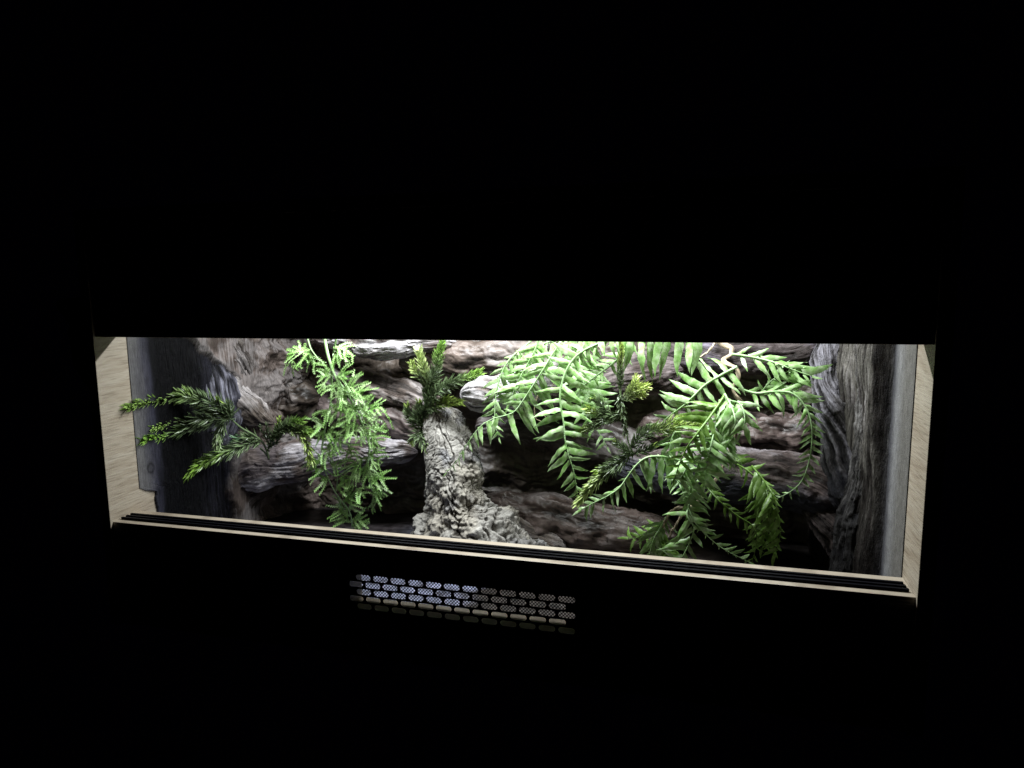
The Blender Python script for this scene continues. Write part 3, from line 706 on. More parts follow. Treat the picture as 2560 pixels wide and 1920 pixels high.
frond(f1, [(1530, 830, .30), (1600, 842, .29), (1680, 838, .285), (1760, 836, .285)], 9, [0, 26, 0, 20], [80, 90, 92, 88], ang=[84, 88, 94, 98], droop=.9, term=18, wd=.98, jit=5)
frond(f1, [(1350, 838, .32), (1335, 880, .315), (1310, 925, .31), (1290, 965, .305), (1272, 1010, .30)], 11, [40, 56, 60, 50, 30], [40, 60, 64, 56, 36], ang=66, droop=.25, stem_r=2.6)
frond(f1, [(1470, 840, .33), (1450, 890, .325), (1455, 940, .32), (1470, 985, .315), (1495, 1020, .31)], 10, [50, 66, 72, 60, 40], [40, 50, 56, 44, 30], ang=70, droop=.15, stem_r=2.6)
frond(f1, [(1420, 835, .29), (1460, 845, .29), (1500, 842, .285), (1550, 850, .28)], 8, [20, 26, 20], [50, 44, 40], ang=72, droop=.35)
for pts, r in (([(1395, 862, .33), (1376, 885, .335), (1374, 915, .34), (1388, 945, .34), (1376, 975, .34)], 2.0), ([(1350, 975, .33), (1336, 1015, .325), (1340, 1046, .32), (1358, 1056, .32), (1368, 1048, .325), (1352, 1030, .33)], 1.8)):
    vine(f1, pts, r)
# right fern on the twisted dry vine
f2 = thing('fern', 'tangled fern on a twisted tan vine, right of the bright middle fern', 'fern', tuple(P(1830, 830, .33)), FG)
vine(f2, [(1795, 850, .34), (1808, 862, .335), (1829, 872, .33), (1826, 888, .325), (1810, 899, .32), (1816, 909, .315), (1840, 920, .31), (1846, 945, .305), (1832, 972, .30), (1840, 990, .295), (1858, 1010, .29), (1855, 1030, .285), (1842, 1046, .285)], 6.5, .55)
vine(f2, [(1790, 856, .33), (1768, 880, .325), (1745, 896, .32), (1738, 911, .32)], 3.0, .45)
vine(f2, [(1842, 1030, .285), (1846, 1060, .28), (1838, 1090, .28), (1815, 1150, .28), (1790, 1200, .27), (1760, 1240, .26), (1721, 1272, .25)], 4.0, .9)
frond(f2, [(1842, 917, .29), (1825, 926, .285), (1802, 938, .28), (1763, 962, .27), (1732, 992, .262), (1707, 1015, .26), (1673, 1040, .26), (1640, 1070, .26)], 10, [54, 64, 62, 50, 40, 34, 26], [48, 64, 70, 66, 58, 40, 26], ang=[100, 92, 80, 66, 56, 50], droop=.05, stem_r=4.0, wd=1.0, term=24)
frond(f2, [(1812, 988, .26), (1777, 1039, .25), (1742, 1085, .245), (1715, 1123, .24), (1697, 1165, .24), (1687, 1196, .24)], 11, [50, 62, 58, 44, 40, 26], [64, 70, 60, 50, 36, 20], ang=62, droop=.12, mat=FERN_D, stem_r=4.2, term=22, fwd=.05)
frond(f2, [(1812, 985, .265), (1795, 1050, .26), (1770, 1099, .255), (1753, 1141, .25), (1739, 1183, .25), (1725, 1224, .25), (1718, 1259, .25)], 15, [56, 72, 78, 78, 72, 60, 44], [26, 34, 36, 40, 40, 30, 20], ang=[60, 66, 74, 78, 76], droop=.2, stem_r=3.2, fwd=.05)
frond(f2, [(1812, 985, .25), (1828, 1015, .245), (1838, 1050, .245), (1835, 1085, .25), (1820, 1110, .25)], 7, [26, 34, 30, 22], [50, 56, 48, 30], ang=55, droop=.5, stem_r=2.6, wd=1.2, fwd=.05)
frond(f2, [(1700, 1152, .255), (1675, 1146, .252), (1650, 1141, .25), (1617, 1144, .25), (1592, 1162, .247), (1568, 1193, .245), (1547, 1221, .24), (1515, 1242, .24), (1480, 1259, .24), (1452, 1275, .24)], 14,
      [62, 74, 78, 70, 56, 40, 36, 34, 26], [16, 18, 10, 8, 12, 26, 32, 28, 20], ang=[96, 88, 74, 62, 60, 62], droop=.45, stem_r=3.4, wd=1.0, fwd=.03)
frond(f2, [(1700, 1150, .26), (1690, 1190, .26), (1706, 1225, .255), (1718, 1259, .25), (1739, 1308, .24), (1784, 1354, .235), (1819, 1378, .23), (1872, 1405, .23)], 15, [22, 36, 46, 44, 36, 34, 30, 22], [26, 30, 26, 16, 10, 8, 8], ang=[60, 56, 52, 48], droop=-.02, stem_r=3.0, term=22, fwd=.05)
frond(f2, [(1718, 1195, .25), (1728, 1240, .245), (1718, 1285, .242), (1735, 1320, .238), (1722, 1360, .236), (1700, 1405, .235)], 9, [50, 56, 50, 44, 40], [20, 30, 60, 72, 50], ang=[70, 80, 66, 56], droop=.15, stem_r=3.4, fwd=.05)
frond(f2, [(1764, 1180, .27), (1764, 1210, .265), (1795, 1249, .26), (1840, 1287, .255), (1879, 1312, .25), (1892, 1340, .25), (1889, 1370, .25), (1880, 1405, .25)], 14, [22, 28, 28, 26, 24, 20], [24, 30, 26, 30, 26, 20], ang=55, droop=.1, mat=FERN_D, stem_r=3.0, fwd=.05)
frond(f2, [(1800, 1140, .27), (1837, 1158, .265), (1872, 1179, .26), (1896, 1207, .255), (1898, 1259, .25), (1889, 1310, .25), (1884, 1350, .25)], 10, [66, 60, 30, 26, 28, 22], [20, 24, 56, 40, 30, 22], ang=[50, 52, 56, 58], droop=-.05, mat=FERN_D, stem_r=3.0)
frond(f2, [(1880, 1165, .27), (1905, 1195, .265), (1931, 1235, .255), (1945, 1290, .25), (1950, 1340, .25), (1938, 1385, .25)], 10, [10, 14, 20, 20, 16], [50, 60, 62, 50, 36], ang=48, droop=.35, mat=FERN_D, stem_r=2.6, term=40, fwd=.05)
frond(f2, [(1880, 1200, .28), (1902, 1250, .275), (1918, 1310, .27), (1935, 1370, .265)], 8, [36, 44, 44, 30], [30, 40, 40, 26], ang=45, droop=.3, mat=FERN_D, stem_r=2.4, term=30)
frond(f2, [(1730, 1110, .30), (1700, 1130, .30), (1680, 1100, .30), (1672, 1150, .30)], 5, [30, 40, 34], [30, 36, 30], ang=60, droop=.3)
frond(f2, [(1800, 1000, .255), (1790, 1060, .25), (1778, 1110, .245), (1768, 1160, .24), (1762, 1205, .24)], 9, [60, 78, 82, 76, 60], [20, 30, 34, 30], ang=[64, 74, 84, 84], droop=.25, stem_r=3.2, wd=1.05, fwd=.05)
frond(f2, [(1735, 1120, .245), (1722, 1150, .24), (1708, 1185, .24), (1690, 1205, .24)], 6, [36, 50, 44], [40, 56, 50, 30], ang=66, droop=.4, stem_r=3.0, wd=1.1, fwd=.05)
frond(f2, [(1700, 1060, .26), (1680, 1095, .255), (1672, 1135, .25), (1665, 1160, .25)], 5, [40, 48, 40], [40, 44, 30], ang=50, droop=.5, stem_r=2.6)
frond(f2, [(1815, 1000, .25), (1850, 1010, .245), (1862, 1050, .245), (1850, 1085, .245)], 5, [46, 52, 44], [50, 56, 50], ang=60, droop=.5, stem_r=2.6, wd=1.2, fwd=.05)
frond(f2, [(1890, 1190, .262), (1915, 1225, .258), (1925, 1275, .255), (1915, 1325, .255), (1905, 1370, .255)], 9, [34, 44, 40, 30], [40, 50, 46, 30], ang=46, droop=.3, mat=FERN_D, stem_r=2.4, term=30, fwd=.05)
# fronds on the right
frond(f2, [(1829, 885, .30), (1882, 893, .29), (1935, 906, .28), (1993, 928, .27), (2030, 940, .265)], 6, [30, 52, 72, 80, 60], [30, 60, 50, 34, 30], ang=[60, 44, 36, 40], droop=.15, stem_r=3.4)
frond(f2, [(1847, 971, .29), (1890, 983, .28), (1935, 979, .27), (1980, 983, .26), (2013, 1016, .255), (2028, 1057, .25), (2030, 1102, .25), (2023, 1152, .25), (2005, 1201, .25), (1976, 1229, .25), (1939, 1248, .25)], 20,
      [20, 60, 78, 70, 44, 38, 34, 28, 20, 12], [30, 50, 54, 46, 34, 32, 30, 26, 18, 10], ang=[56, 50, 58, 66, 62, 56], droop=.28, stem_r=3.2)
frond(f2, [(1900, 985, .30), (1925, 955, .29), (1955, 935, .285), (1990, 925, .28)], 4, [20, 40, 40], [60, 70, 60], ang=40, droop=.3, stem_r=2.6)
# little fern at the bottom with its bare runners
f3 = thing('fern', 'small dark fern sprouting beside the sill at the lower right', 'fern', tuple(P(1690, 1275, .26)), FG)
vine(f3, [(1718, 1274, .25), (1700, 1269, .25), (1682, 1276, .25), (1668, 1294, .25), (1656, 1318, .25)], 4.6, .8)
vine(f3, [(1716, 1288, .25), (1705, 1290, .245), (1694, 1304, .24), (1688, 1315, .24), (1680, 1326, .24), (1675, 1342, .24)], 3.2, .8)
frond(f3, [(1666, 1294, .25), (1650, 1322, .25), (1636, 1345, .245), (1622, 1390, .24)], 6, [26, 44, 50, 40], [50, 56, 40, 26], ang=40, droop=.2, stem_r=4)
frond(f3, [(1650, 1320, .27), (1650, 1355, .265), (1670, 1390, .26), (1690, 1410, .26)], 7, [50, 60, 50], [40, 50, 40], ang=50, droop=.3, mat=FERN_D)
frond(f3, [(1655, 1310, .28), (1620, 1330, .285), (1590, 1345, .29), (1570, 1345, .29)], 5, [26, 34, 26], [30, 34, 26], ang=55, mat=FERN_D, droop=.1, wd=1.3)
frond(f3, [(1668, 1300, .25), (1690, 1330, .245), (1712, 1340, .242), (1732, 1325, .24)], 3, [0, 6, 0], [0, 6, 0], mat=FERN, stem_r=3, term=20)

# ------------------------------------------------------------------ needle-leaved sprigs
DK = np.array((0.095, 0.135, 0.065)); YG = np.array((0.30, 0.43, 0.09)); PY = np.array((0.42, 0.55, 0.17))
def needle_branch(plant, pts, nl, tip0=.45, tipc=YG, base=DK, dens=1.0, spread=62, stem=True, seed=0, flat=.55, end_scale=.6):
    rr = np.random.RandomState(seed + 101)
    q = np.array([P(*p) for p in pts]); Lt = np.linalg.norm(np.diff(q, axis=0), axis=1).sum()
    n = max(8, int(Lt / .0015 * dens)); c = catmull(q, n); T, N, B = frames(c); sm = mpp(c[0])
    tt = np.linspace(0, 1, n)
    V, Fc = tube_geo(catmull(q, 24), np.linspace(2.0, .7, 24) * sm, 6)
    br = part('branch', V, Fc, NEEDLE, plant, origin=c[0], col=np.tile(base * 1.1, (len(V), 1)))
    NV, NF, NC = [], [], []
    view = nrm(np.array([.1, -.8, .5]))
    for i in range(n):
        t = tt[i]
        L0 = nl * 1.35 * sm * (1 - (1 - end_scale) * t) * min(1, .45 + t * 4)
        nn = nrm(view - T[i] * np.dot(view, T[i])); sd = np.cross(nn, T[i])
        for j in range(3):
            a = rr.uniform(0, 2 * np.pi)
            rad = nrm(np.cos(a) * sd + np.sin(a) * nn * flat)
            an = math.radians(rr.uniform(spread - 26, spread + 10) * (1 - .35 * t))
            d = nrm(math.cos(an) * T[i] + math.sin(an) * rad)
            ln = L0 * rr.uniform(.7, 1.1); w = 2.2 * sm * rr.uniform(.8, 1.2)
            p = c[i]; side = nrm(np.cross(d, rad + .3 * rr.normal(size=3)))
            up = nrm(np.cross(side, d)); bend = nrm(d + .35 * T[i])
            p1 = p + d * ln * .5; p2 = p1 + bend * ln * .5
            b = len(NV)
            NV += [p - side * w * .35, p + side * w * .35, p1 + side * w + up * w * .4, p1 - up * w * .25, p1 - side * w + up * w * .4, p2]
            NF += [(b, b + 3, b + 4), (b, b + 1, b + 3), (b + 1, b + 2, b + 3), (b + 3, b + 2, b + 5), (b + 4, b + 3, b + 5)]
            k = np.clip((t - tip0) / max(.02, 1 - tip0) * 1.5 + rr.uniform(-.12, .12), 0, 1)
            c0 = base * (1 - k) + tipc * k; c1 = c0 * (1.0 + .8 * (1 - k)) + .10 * k * tipc
            c0 = c0 * rr.uniform(.75, 1.15)
            NC += [c0 * .8, c0 * .8, c0, c0, c0, np.minimum(c1 * 1.25, .8)]
    nv = np.array(NV); NC = np.clip(np.array(NC) * 1.12, 0, .85)
    nv[:, 0] = np.clip(nv[:, 0], .0015, 1.1985)
    o = part('needles', nv, NF, NEEDLE, br, origin=c[0], col=np.array(NC), smooth=False); o['kind'] = 'stuff'
    return br
def sprig(plant, pts, nl=26, subs=(), **k):
    b = needle_branch(plant, pts, nl, **k)
    for s in subs: needle_branch(plant, s[0], s[1] if len(s) > 1 else nl, **k)
def L1(x, y): return (200 + x / 3.191, 820 + y / 3.191)
def L2(x, y): return (640 + x / 3.191, 820 + y / 3.191)
def L4(x, y): return (1400 + x / 2.861, 840 + y / 2.861)
def seq(f, pts): return [(*f(x, y), Y) for (x, y, Y) in pts]
NG = 'artificial needle-leaved sprigs'
c1 = thing('conifer_sprig', 'dark green needle sprig rooted on the big left log and reaching the left oak side', 'plant', tuple(P(670, 1146, .325)), NG)
def twig(plant, pts, r=2.2, col=DK * 1.3):
    q = np.array([P(*p) for p in pts]); c = catmull(q, 20); sm = mpp(c[0])
    V, Fc = tube_geo(c, np.linspace(r, r * .6, 20) * sm, 7); part('stem', V, Fc, NEEDLE, plant, origin=c[0], col=np.tile(col, (len(V), 1)))
twig(c1, seq(L1, [(1505, 1045, .312), (1490, 980, .295), (1455, 910, .275), (1380, 850, .255), (1290, 800, .235), (1215, 735, .21), (1180, 690, .19)]), 3.0)
twig(c1, seq(L1, [(1440, 960, .285), (1475, 995, .295), (1500, 1035, .31)]), 2.6, DK * .8)
needle_branch(c1, seq(L1, [(1200, 720, .20), (1100, 620, .185), (960, 570, .17), (820, 545, .155), (700, 560, .145), (580, 580, .12), (480, 600, .095), (385, 630, .070)]), 30, tip0=.25, tipc=np.array((.24, .37, .09)), dens=1.0, seed=1)
needle_branch(c1, seq(L1, [(1180, 700, .19), (1080, 680, .185), (960, 620, .175), (880, 540, .165), (830, 500, .16)]), 26, tip0=.6, tipc=np.array((.28, .40, .14)), seed=2)
needle_branch(c1, seq(L1, [(1190, 720, .19), (1080, 730, .185), (950, 760, .175), (820, 810, .155), (700, 850, .14), (580, 875, .12), (500, 895, .10)]), 30, tip0=.45, tipc=np.array((.2, .36, .06)), seed=3)
needle_branch(c1, seq(L1, [(1080, 720, .18), (960, 720, .17), (850, 740, .17), (740, 750, .155), (640, 780, .14), (580, 800, .13)]), 28, tip0=.4, tipc=np.array((.25, .38, .10)), seed=4)
needle_branch(c1, seq(L1, [(1190, 700, .21), (1140, 760, .20), (1110, 840, .195), (1090, 945, .19)]), 24, tip0=.15, tipc=np.array((.28, .38, .18)), seed=5)
needle_branch(c1, seq(L1, [(1200, 730, .195), (1130, 640, .19), (1090, 580, .185)]), 24, tip0=.9, seed=6)
needle_branch(c1, seq(L1, [(1200, 730, .20), (1200, 670, .195), (1170, 610, .19)]), 26, tip0=.9, seed=61)
needle_branch(c1, seq(L1, [(1440, 905, .27), (1340, 920, .25), (1240, 960, .23), (1130, 1000, .21), (1030, 1050, .195), (940, 1100, .18), (850, 1175, .165)]), 30, tip0=.35, tipc=np.array((.22, .38, .06)), seed=7)
needle_branch(c1, seq(L1, [(1430, 890, .265), (1340, 870, .25), (1240, 880, .24)]), 26, tip0=.5, tipc=np.array((.14, .26, .14)), seed=8)
needle_branch(c1, seq(L1, [(1495, 980, .29), (1530, 900, .28), (1570, 830, .275), (1590, 720, .27)]), 15, tip0=.5, seed=9, dens=.5)
needle_branch(c1, seq(L1, [(1510, 930, .28), (1470, 860, .275), (1440, 790, .27)]), 12, tip0=1.0, seed=10, dens=.4, base=DK * .7)
needle_branch(c1, seq(L1, [(1500, 960, .285), (1560, 920, .28), (1610, 860, .275)]), 12, tip0=1.0, seed=11, dens=.4, base=DK * .7)
needle_branch(c1, seq(L1, [(1530, 910, .28), (1500, 840, .275), (1490, 770, .27)]), 12, tip0=1.0, seed=12, dens=.4, base=DK * .7)
needle_branch(c1, seq(L2, [(120, 890, .28), (190, 820, .27), (290, 810, .265), (370, 860, .26), (410, 940, .255), (440, 1070, .25)]), 26, tip0=.35, tipc=np.array((.38, .50, .15)), seed=13)
needle_branch(c1, seq(L2, [(190, 820, .27), (270, 760, .265), (370, 740, .26)]), 24, tip0=.3, tipc=np.array((.2, .34, .07)), seed=14)
needle_branch(c1, seq(L2, [(300, 820, .265), (380, 810, .26), (440, 830, .255)]), 20, tip0=.2, tipc=np.array((.2, .34, .07)), seed=15)

c2 = thing('conifer_sprig', 'upright needle sprig with pale yellow tips standing at the top of the cork bark', 'plant', tuple(P(1055, 1075, .35)), NG)
twig(c2, seq(L2, [(1310, 840, .345), (1330, 740, .34), (1350, 600, .335), (1370, 500, .33)]), 3.2)
needle_branch(c2, seq(L2, [(1320, 800, .34), (1340, 650, .335), (1370, 520, .33), (1360, 400, .325), (1330, 300, .32), (1300, 180, .315)]), 26, tip0=.5, tipc=np.array((.46, .56, .24)), seed=21, dens=1.2)
needle_branch(c2, seq(L2, [(1360, 420, .325), (1290, 370, .32), (1245, 290, .315)]), 22, tip0=.2, tipc=np.array((.45, .56, .2)), seed=22)
needle_branch(c2, seq(L2, [(1370, 520, .33), (1410, 400, .32), (1440, 300, .315), (1460, 200, .31), (1490, 100, .305)]), 26, tip0=.45, tipc=np.array((.22, .38, .08)), seed=23, dens=1.1)
needle_branch(c2, seq(L2, [(1360, 600, .33), (1430, 520, .32), (1520, 460, .31), (1620, 420, .305), (1780, 360, .30)]), 28, tip0=.65, tipc=np.array((.22, .36, .08)), seed=24, dens=1.1)
needle_branch(c2, seq(L2, [(1350, 660, .33), (1430, 620, .32), (1520, 595, .315), (1625, 590, .31)]), 24, tip0=.25, tipc=np.array((.36, .50, .12)), seed=25)
needle_branch(c2, seq(L2, [(1400, 640, .325), (1470, 590, .32), (1530, 555, .315)]), 20, tip0=.25, tipc=np.array((.36, .50, .12)), seed=26)
needle_branch(c2, seq(L2, [(1330, 820, .34), (1270, 760, .34), (1220, 700, .335), (1200, 630, .335)]), 22, tip0=.85, tipc=YG * .6, seed=27)
needle_branch(c2, seq(L2, [(1320, 780, .34), (1290, 700, .335), (1300, 600, .33)]), 24, tip0=.9, seed=28)
needle_branch(c2, seq(L2, [(1310, 830, .335), (1330, 880, .32), (1380, 950, .31), (1430, 1020, .305), (1510, 1125, .30)]), 26, tip0=.25, tipc=np.array((.38, .52, .16)), seed=29, dens=1.1)
needle_branch(c2, seq(L2, [(1320, 830, .335), (1270, 860, .325), (1250, 900, .32)]), 24, tip0=.9, tipc=YG, seed=30)
needle_branch(c2, seq(L2, [(1320, 830, .335), (1380, 830, .325), (1430, 830, .32)]), 22, tip0=.5, tipc=YG * 1.2, seed=31)

c3 = thing('conifer_sprig', 'long needle sprig hanging from the top between the two big ferns', 'plant', tuple(P(1550, 830, .27)), NG)
twig(c3, seq(L4, [(430, 0, .275), (430, 200, .27), (430, 400, .265), (460, 600, .26), (490, 760, .255), (530, 850, .25)]), 3.2)
needle_branch(c3, seq(L4, [(430, 380, .265), (432, 280, .26), (435, 180, .26), (440, 90, .258), (430, 20, .255)]), 16, tip0=.35, tipc=np.array((.42, .54, .16)), seed=41, dens=1.5, spread=52)
needle_branch(c3, seq(L4, [(450, 460, .262), (500, 410, .255), (550, 375, .25), (625, 360, .245)]), 24, tip0=.0, tipc=np.array((.48, .58, .2)), seed=42, dens=1.2)
needle_branch(c3, seq(L4, [(490, 420, .255), (530, 350, .25), (550, 295, .25)]), 20, tip0=.0, tipc=np.array((.48, .58, .2)), seed=43)
needle_branch(c3, seq(L4, [(460, 440, .262), (540, 420, .255), (600, 420, .25)]), 20, tip0=.0, tipc=np.array((.48, .58, .2)), seed=431)
needle_branch(c3, seq(L4, [(430, 420, .264), (440, 500, .262), (455, 600, .26), (470, 700, .257)]), 18, tip0=.98, seed=44, dens=.8)
needle_branch(c3, seq(L4, [(440, 560, .262), (360, 570, .26), (280, 555, .26), (200, 520, .26)]), 24, tip0=.55, tipc=YG, seed=45)
needle_branch(c3, seq(L4, [(440, 580, .262), (340, 590, .262), (240, 640, .262), (120, 690, .262)]), 24, tip0=.6, tipc=YG, seed=46)
needle_branch(c3, seq(L4, [(360, 570, .26), (300, 500, .26), (250, 450, .262)]), 22, tip0=.9, seed=461)
needle_branch(c3, seq(L4, [(515, 800, .255), (580, 720, .25), (660, 680, .245), (760, 660, .24), (860, 640, .237), (1000, 650, .235)]), 28, tip0=.3, tipc=np.array((.42, .54, .17)), seed=47, dens=1.2)
needle_branch(c3, seq(L4, [(720, 670, .243), (800, 620, .24), (880, 590, .238)]), 24, tip0=.1, tipc=np.array((.40, .52, .17)), seed=48)
needle_branch(c3, seq(L4, [(525, 830, .255), (450, 880, .25), (380, 940, .245), (300, 1000, .24), (220, 1080, .235), (130, 1190, .23)]), 28, tip0=.35, tipc=np.array((.45, .56, .22)), seed=49, dens=1.3)
needle_branch(c3, seq(L4, [(380, 920, .245), (310, 940, .24), (260, 970, .24)]), 20, tip0=.4, tipc=YG, seed=50)
needle_branch(c3, seq(L4, [(530, 850, .25), (450, 800, .25), (400, 760, .25)]), 22, tip0=.95, seed=51)
needle_branch(c3, seq(L4, [(530, 840, .25), (600, 820, .25), (660, 790, .25)]), 22, tip0=.95, seed=52)

# ------------------------------------------------------------------ hanging light green clubmoss
hp = thing('hanging_plant', 'light green lacy hanging plant with feathery sprays, left of the cork bark', 'plant', tuple(P(815, 830, .29)))
def hstem(pts, r=2.6):
    q = np.array([P(*p) for p in seq(L2, pts)]); c = catmull(q, 50); sm = mpp(c[0])
    V, Fc = tube_geo(c, np.linspace(r, r * .55, 50) * sm, 7); part('stem', V, Fc, STEMG, hp, origin=c[0])
hstem([(540, 40, .29), (570, 200, .285), (600, 300, .28), (640, 400, .275), (740, 540, .27), (820, 700, .265), (880, 850, .26), (905, 960, .26), (890, 1100, .26), (900, 1200, .26), (930, 1300, .26)], 4.0)
hstem([(600, 300, .28), (605, 450, .28), (595, 600, .275), (560, 760, .27), (540, 880, .265), (525, 980, .26), (550, 1130, .26), (600, 1250, .258), (660, 1350, .257), (740, 1450, .255), (765, 1540, .255), (765, 1620, .255)], 2.6)
hstem([(640, 80, .27), (620, 200, .275), (605, 320, .28)], 2.4)
hstem([(410, 80, .29), (440, 170, .285), (495, 245, .28)], 2.4)
hstem([(560, 1130, .262), (640, 1180, .26), (760, 1110, .26), (890, 1050, .26)], 1.8)
hstem([(530, 1000, .262), (600, 1080, .26), (650, 1150, .26), (640, 1300, .258)], 1.6)
def spray(pts, nb=4, seed=0, bl=54, lw=6.8):
    """a flat lacy spray: a main axis with side branchlets, each set with tiny toothed leaves"""
    rr = np.random.RandomState(seed * 13 + 5)
    q = np.array([P(*p) for p in seq(L2, pts)]); Lt = np.linalg.norm(np.diff(q, axis=0), axis=1).sum()
    c = catmull(q, 30); sm = mpp(c[0]); T, _, _ = frames(c); V, Fc = [], []
    nn0 = nrm(np.array([rr.uniform(-.4, .4), -.8, rr.uniform(.1, .9)]))
    def axis(cl, r0, lwid):
        L = np.linalg.norm(np.diff(cl, axis=0), axis=1).sum(); n = max(4, int(L / (5.0 * sm))); cc = catmull(cl, n + 1); TT = nrm(np.gradient(cc, axis=0))
        b0 = len(V); SD = []
        for i in range(n + 1):
            t = TT[i]; nn = nrm(nn0 - t * np.dot(nn0, t)); sd = np.cross(nn, t); SD.append((sd, nn)); w = lwid * sm * (.30 - .22 * i / n)
            V.extend([cc[i] - sd * w, cc[i] + nn * w * .5, cc[i] + sd * w])
        for i in range(n):
            a_ = b0 + 3 * i
            Fc.extend([(a_, a_ + 1, a_ + 4, a_ + 3), (a_ + 1, a_ + 2, a_ + 5, a_ + 4)])
        for i in range(n):
            sd, nn = SD[i]; t = TT[i]; w = lwid * sm * (1 - .45 * i / n); st = (cc[i + 1] - cc[i])
            for s_ in (-1, 1):
                q0 = cc[i] + st * (.5 if s_ > 0 else .1); lift = nn * w * rr.uniform(-.1, .45)
                tip = q0 + (sd * s_ * .8 + t * .75) * w * rr.uniform(.95, 1.25) + lift
                b = len(V); V.extend([q0 - st * .30, q0 + st * .42, tip, q0 + (sd * s_ * .5 + t * .2) * w + lift * .7 - st * .05]); Fc.extend([(b, b + 1, b + 3), (b + 1, b + 2, b + 3), (b, b + 3, b + 2)])
    axis(c, .9, lw)
    for k in range(max(2, nb - 2)):
        for s in (-1, 1):
            t = .12 + .75 * (k + rr.uniform(0, .5)) / nb; i = int(t * 29); tv = T[i]; nn = nrm(nn0 - tv * np.dot(nn0, tv)); sd = np.cross(nn, tv) * s
            ln = bl * sm * (1 - .62 * t) * rr.uniform(.7, 1.15); d = nrm(sd + .8 * tv + .2 * nn * rr.uniform(-1, 1)); d2 = nrm(d + .5 * tv + np.array([0, 0, -.25]))
            axis(catmull(np.array([c[i], c[i] + d * ln * .5, c[i] + d * ln * .5 + d2 * ln * .5]), 7), .6, lw * .9)
            if ln > 50 * sm:
                m_ = c[i] + d * ln * .5
                for s2 in (-1, 1):
                    d3 = nrm(d + s2 * .8 * np.cross(nn, d)); axis(np.array([m_, m_ + d3 * ln * .26, m_ + d3 * ln * .4 + tv * ln * .06]), .5, lw * .8)
    part('spray', V, Fc, SPRAY, hp, origin=c[0], smooth=False)
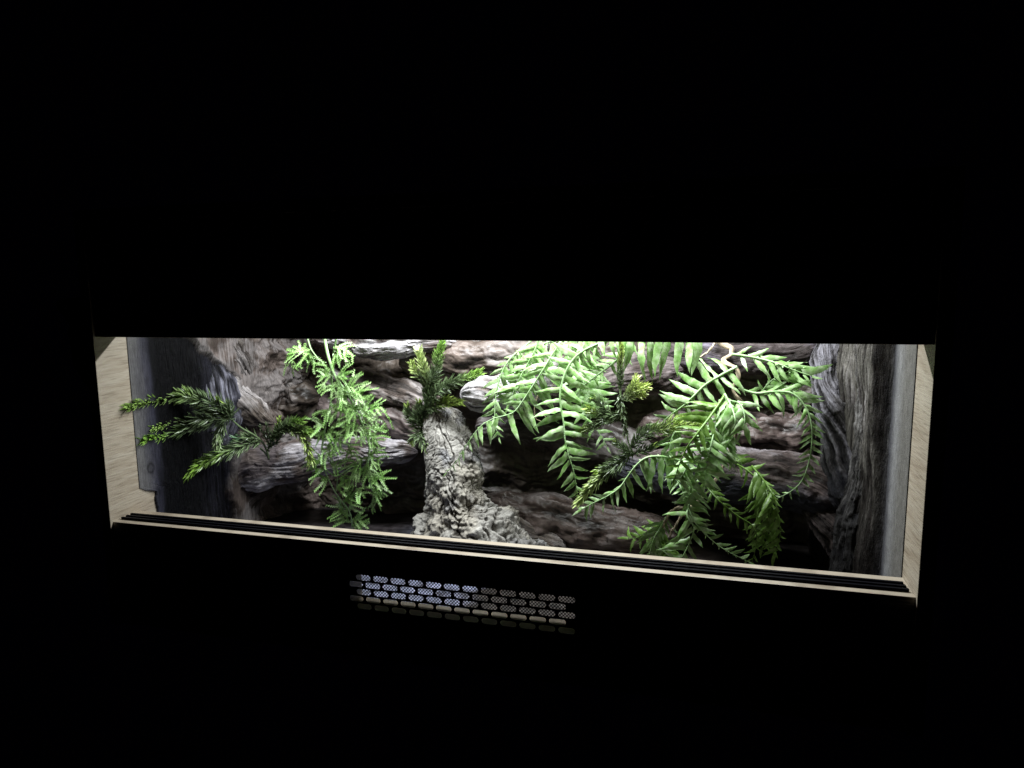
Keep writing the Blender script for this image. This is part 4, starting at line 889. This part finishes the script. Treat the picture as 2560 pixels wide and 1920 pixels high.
SP = [([(440, 170, .285), (350, 190, .28), (260, 220, .275), (235, 300, .27), (220, 385, .265)], 5), ([(430, 200, .285), (380, 200, .28), (300, 150, .28)], 3),
      ([(440, 210, .285), (470, 280, .28), (560, 300, .275)], 4), ([(400, 120, .29), (380, 200, .285), (420, 280, .28)], 3), ([(280, 230, .275), (290, 300, .27), (340, 340, .27)], 2),
      ([(620, 150, .275), (700, 170, .27), (760, 210, .265), (770, 275, .26)], 4), ([(630, 170, .275), (690, 210, .27), (725, 300, .265)], 4), ([(620, 200, .275), (650, 240, .27), (650, 290, .27)], 2),
      ([(620, 370, .28), (560, 380, .275), (485, 385, .27)], 3), ([(640, 390, .275), (700, 360, .27), (765, 345, .265)], 4), ([(640, 400, .275), (700, 410, .27), (775, 395, .265)], 4),
      ([(610, 330, .28), (560, 340, .28), (580, 400, .28)], 3), ([(700, 480, .27), (790, 460, .265), (900, 425, .26)], 5), ([(740, 520, .27), (850, 500, .265), (980, 480, .26)], 5),
      ([(760, 560, .27), (850, 550, .262), (930, 530, .258)], 4), ([(790, 630, .265), (900, 620, .26), (1010, 600, .255)], 5), ([(700, 500, .27), (660, 560, .262), (640, 650, .258)], 5),
      ([(640, 430, .272), (610, 500, .265), (600, 560, .26)], 4), ([(720, 560, .268), (690, 640, .26), (660, 760, .255)], 6), ([(680, 470, .27), (720, 560, .262), (730, 660, .256)], 5),
      ([(600, 640, .272), (560, 680, .265), (520, 705, .26)], 3), ([(820, 710, .265), (920, 650, .258), (1000, 640, .252), (1060, 720, .25), (1100, 810, .248)], 6),
      ([(850, 760, .262), (940, 730, .255), (1020, 750, .25), (1060, 850, .248)], 6), ([(840, 770, .262), (900, 830, .255), (970, 860, .25)], 5), ([(880, 850, .26), (940, 880, .255), (990, 960, .25)], 4),
      ([(820, 720, .265), (740, 700, .255), (650, 730, .25)], 5), ([(810, 760, .264), (800, 830, .252), (820, 900, .248)], 5), ([(800, 750, .264), (720, 800, .252), (640, 860, .248)], 6),
      ([(760, 620, .266), (790, 700, .256), (780, 790, .25)], 5), ([(560, 770, .27), (510, 770, .262), (460, 790, .258)], 3), ([(550, 820, .268), (500, 860, .262), (462, 850, .258)], 3),
      ([(600, 600, .274), (640, 680, .262), (600, 760, .256)], 4), ([(550, 850, .266), (620, 830, .258), (700, 860, .252)], 5), ([(545, 890, .265), (640, 900, .256), (740, 930, .25), (840, 930, .248)], 6),
      ([(540, 930, .264), (640, 950, .256), (760, 1000, .25)], 5), ([(530, 960, .262), (580, 1010, .256), (615, 1070, .252)], 4), ([(900, 900, .26), (950, 900, .256), (1000, 960, .252)], 3),
      ([(900, 1000, .26), (950, 1040, .256), (1015, 1075, .252)], 3), ([(890, 1000, .26), (940, 1000, .256), (960, 940, .254)], 3), ([(890, 1030, .26), (820, 1060, .255), (740, 1100, .252), (640, 1150, .25)], 5),
      ([(890, 1050, .26), (905, 1150, .256), (960, 1240, .252), (1090, 1320, .25)], 5), ([(910, 1200, .26), (1000, 1200, .256), (1125, 1200, .252)], 4), ([(890, 1080, .26), (870, 1150, .254), (840, 1230, .25)], 4),
      ([(850, 1060, .26), (790, 1140, .254), (775, 1230, .252), (770, 1300, .25)], 5), ([(780, 1180, .258), (710, 1230, .254), (650, 1260, .25)], 4), ([(920, 1280, .26), (970, 1300, .256), (1000, 1370, .252)], 3),
      ([(930, 1300, .26), (960, 1370, .256), (920, 1460, .252)], 4), ([(800, 1280, .256), (840, 1310, .252), (870, 1360, .25)], 3), ([(690, 1390, .257), (760, 1340, .254), (810, 1280, .252)], 4),
      ([(740, 1450, .256), (800, 1400, .252), (850, 1390, .25)], 3), ([(750, 1500, .256), (680, 1470, .252), (610, 1480, .25)], 4), ([(765, 1530, .256), (830, 1520, .252), (890, 1490, .25)], 4),
      ([(760, 1550, .256), (690, 1530, .252), (620, 1565, .25)], 4), ([(765, 1570, .256), (830, 1590, .252), (910, 1550, .25)], 4), ([(700, 1440, .257), (670, 1430, .254), (650, 1400, .252)], 2),
      ([(560, 1130, .262), (500, 1130, .257), (450, 1165, .254)], 3), ([(550, 1080, .262), (470, 1070, .257), (445, 1140, .254)], 3), ([(580, 1200, .26), (550, 1210, .256), (520, 1210, .254)], 2),
      ([(640, 1280, .259), (690, 1250, .255), (700, 1200, .253)], 3), ([(600, 1080, .26), (650, 1100, .255), (700, 1120, .252)], 3), ([(740, 930, .254), (760, 1000, .25), (750, 1060, .249)], 4)]
for i, (pts, nb) in enumerate(SP):
    spray(pts, max(2, nb - 1), i)
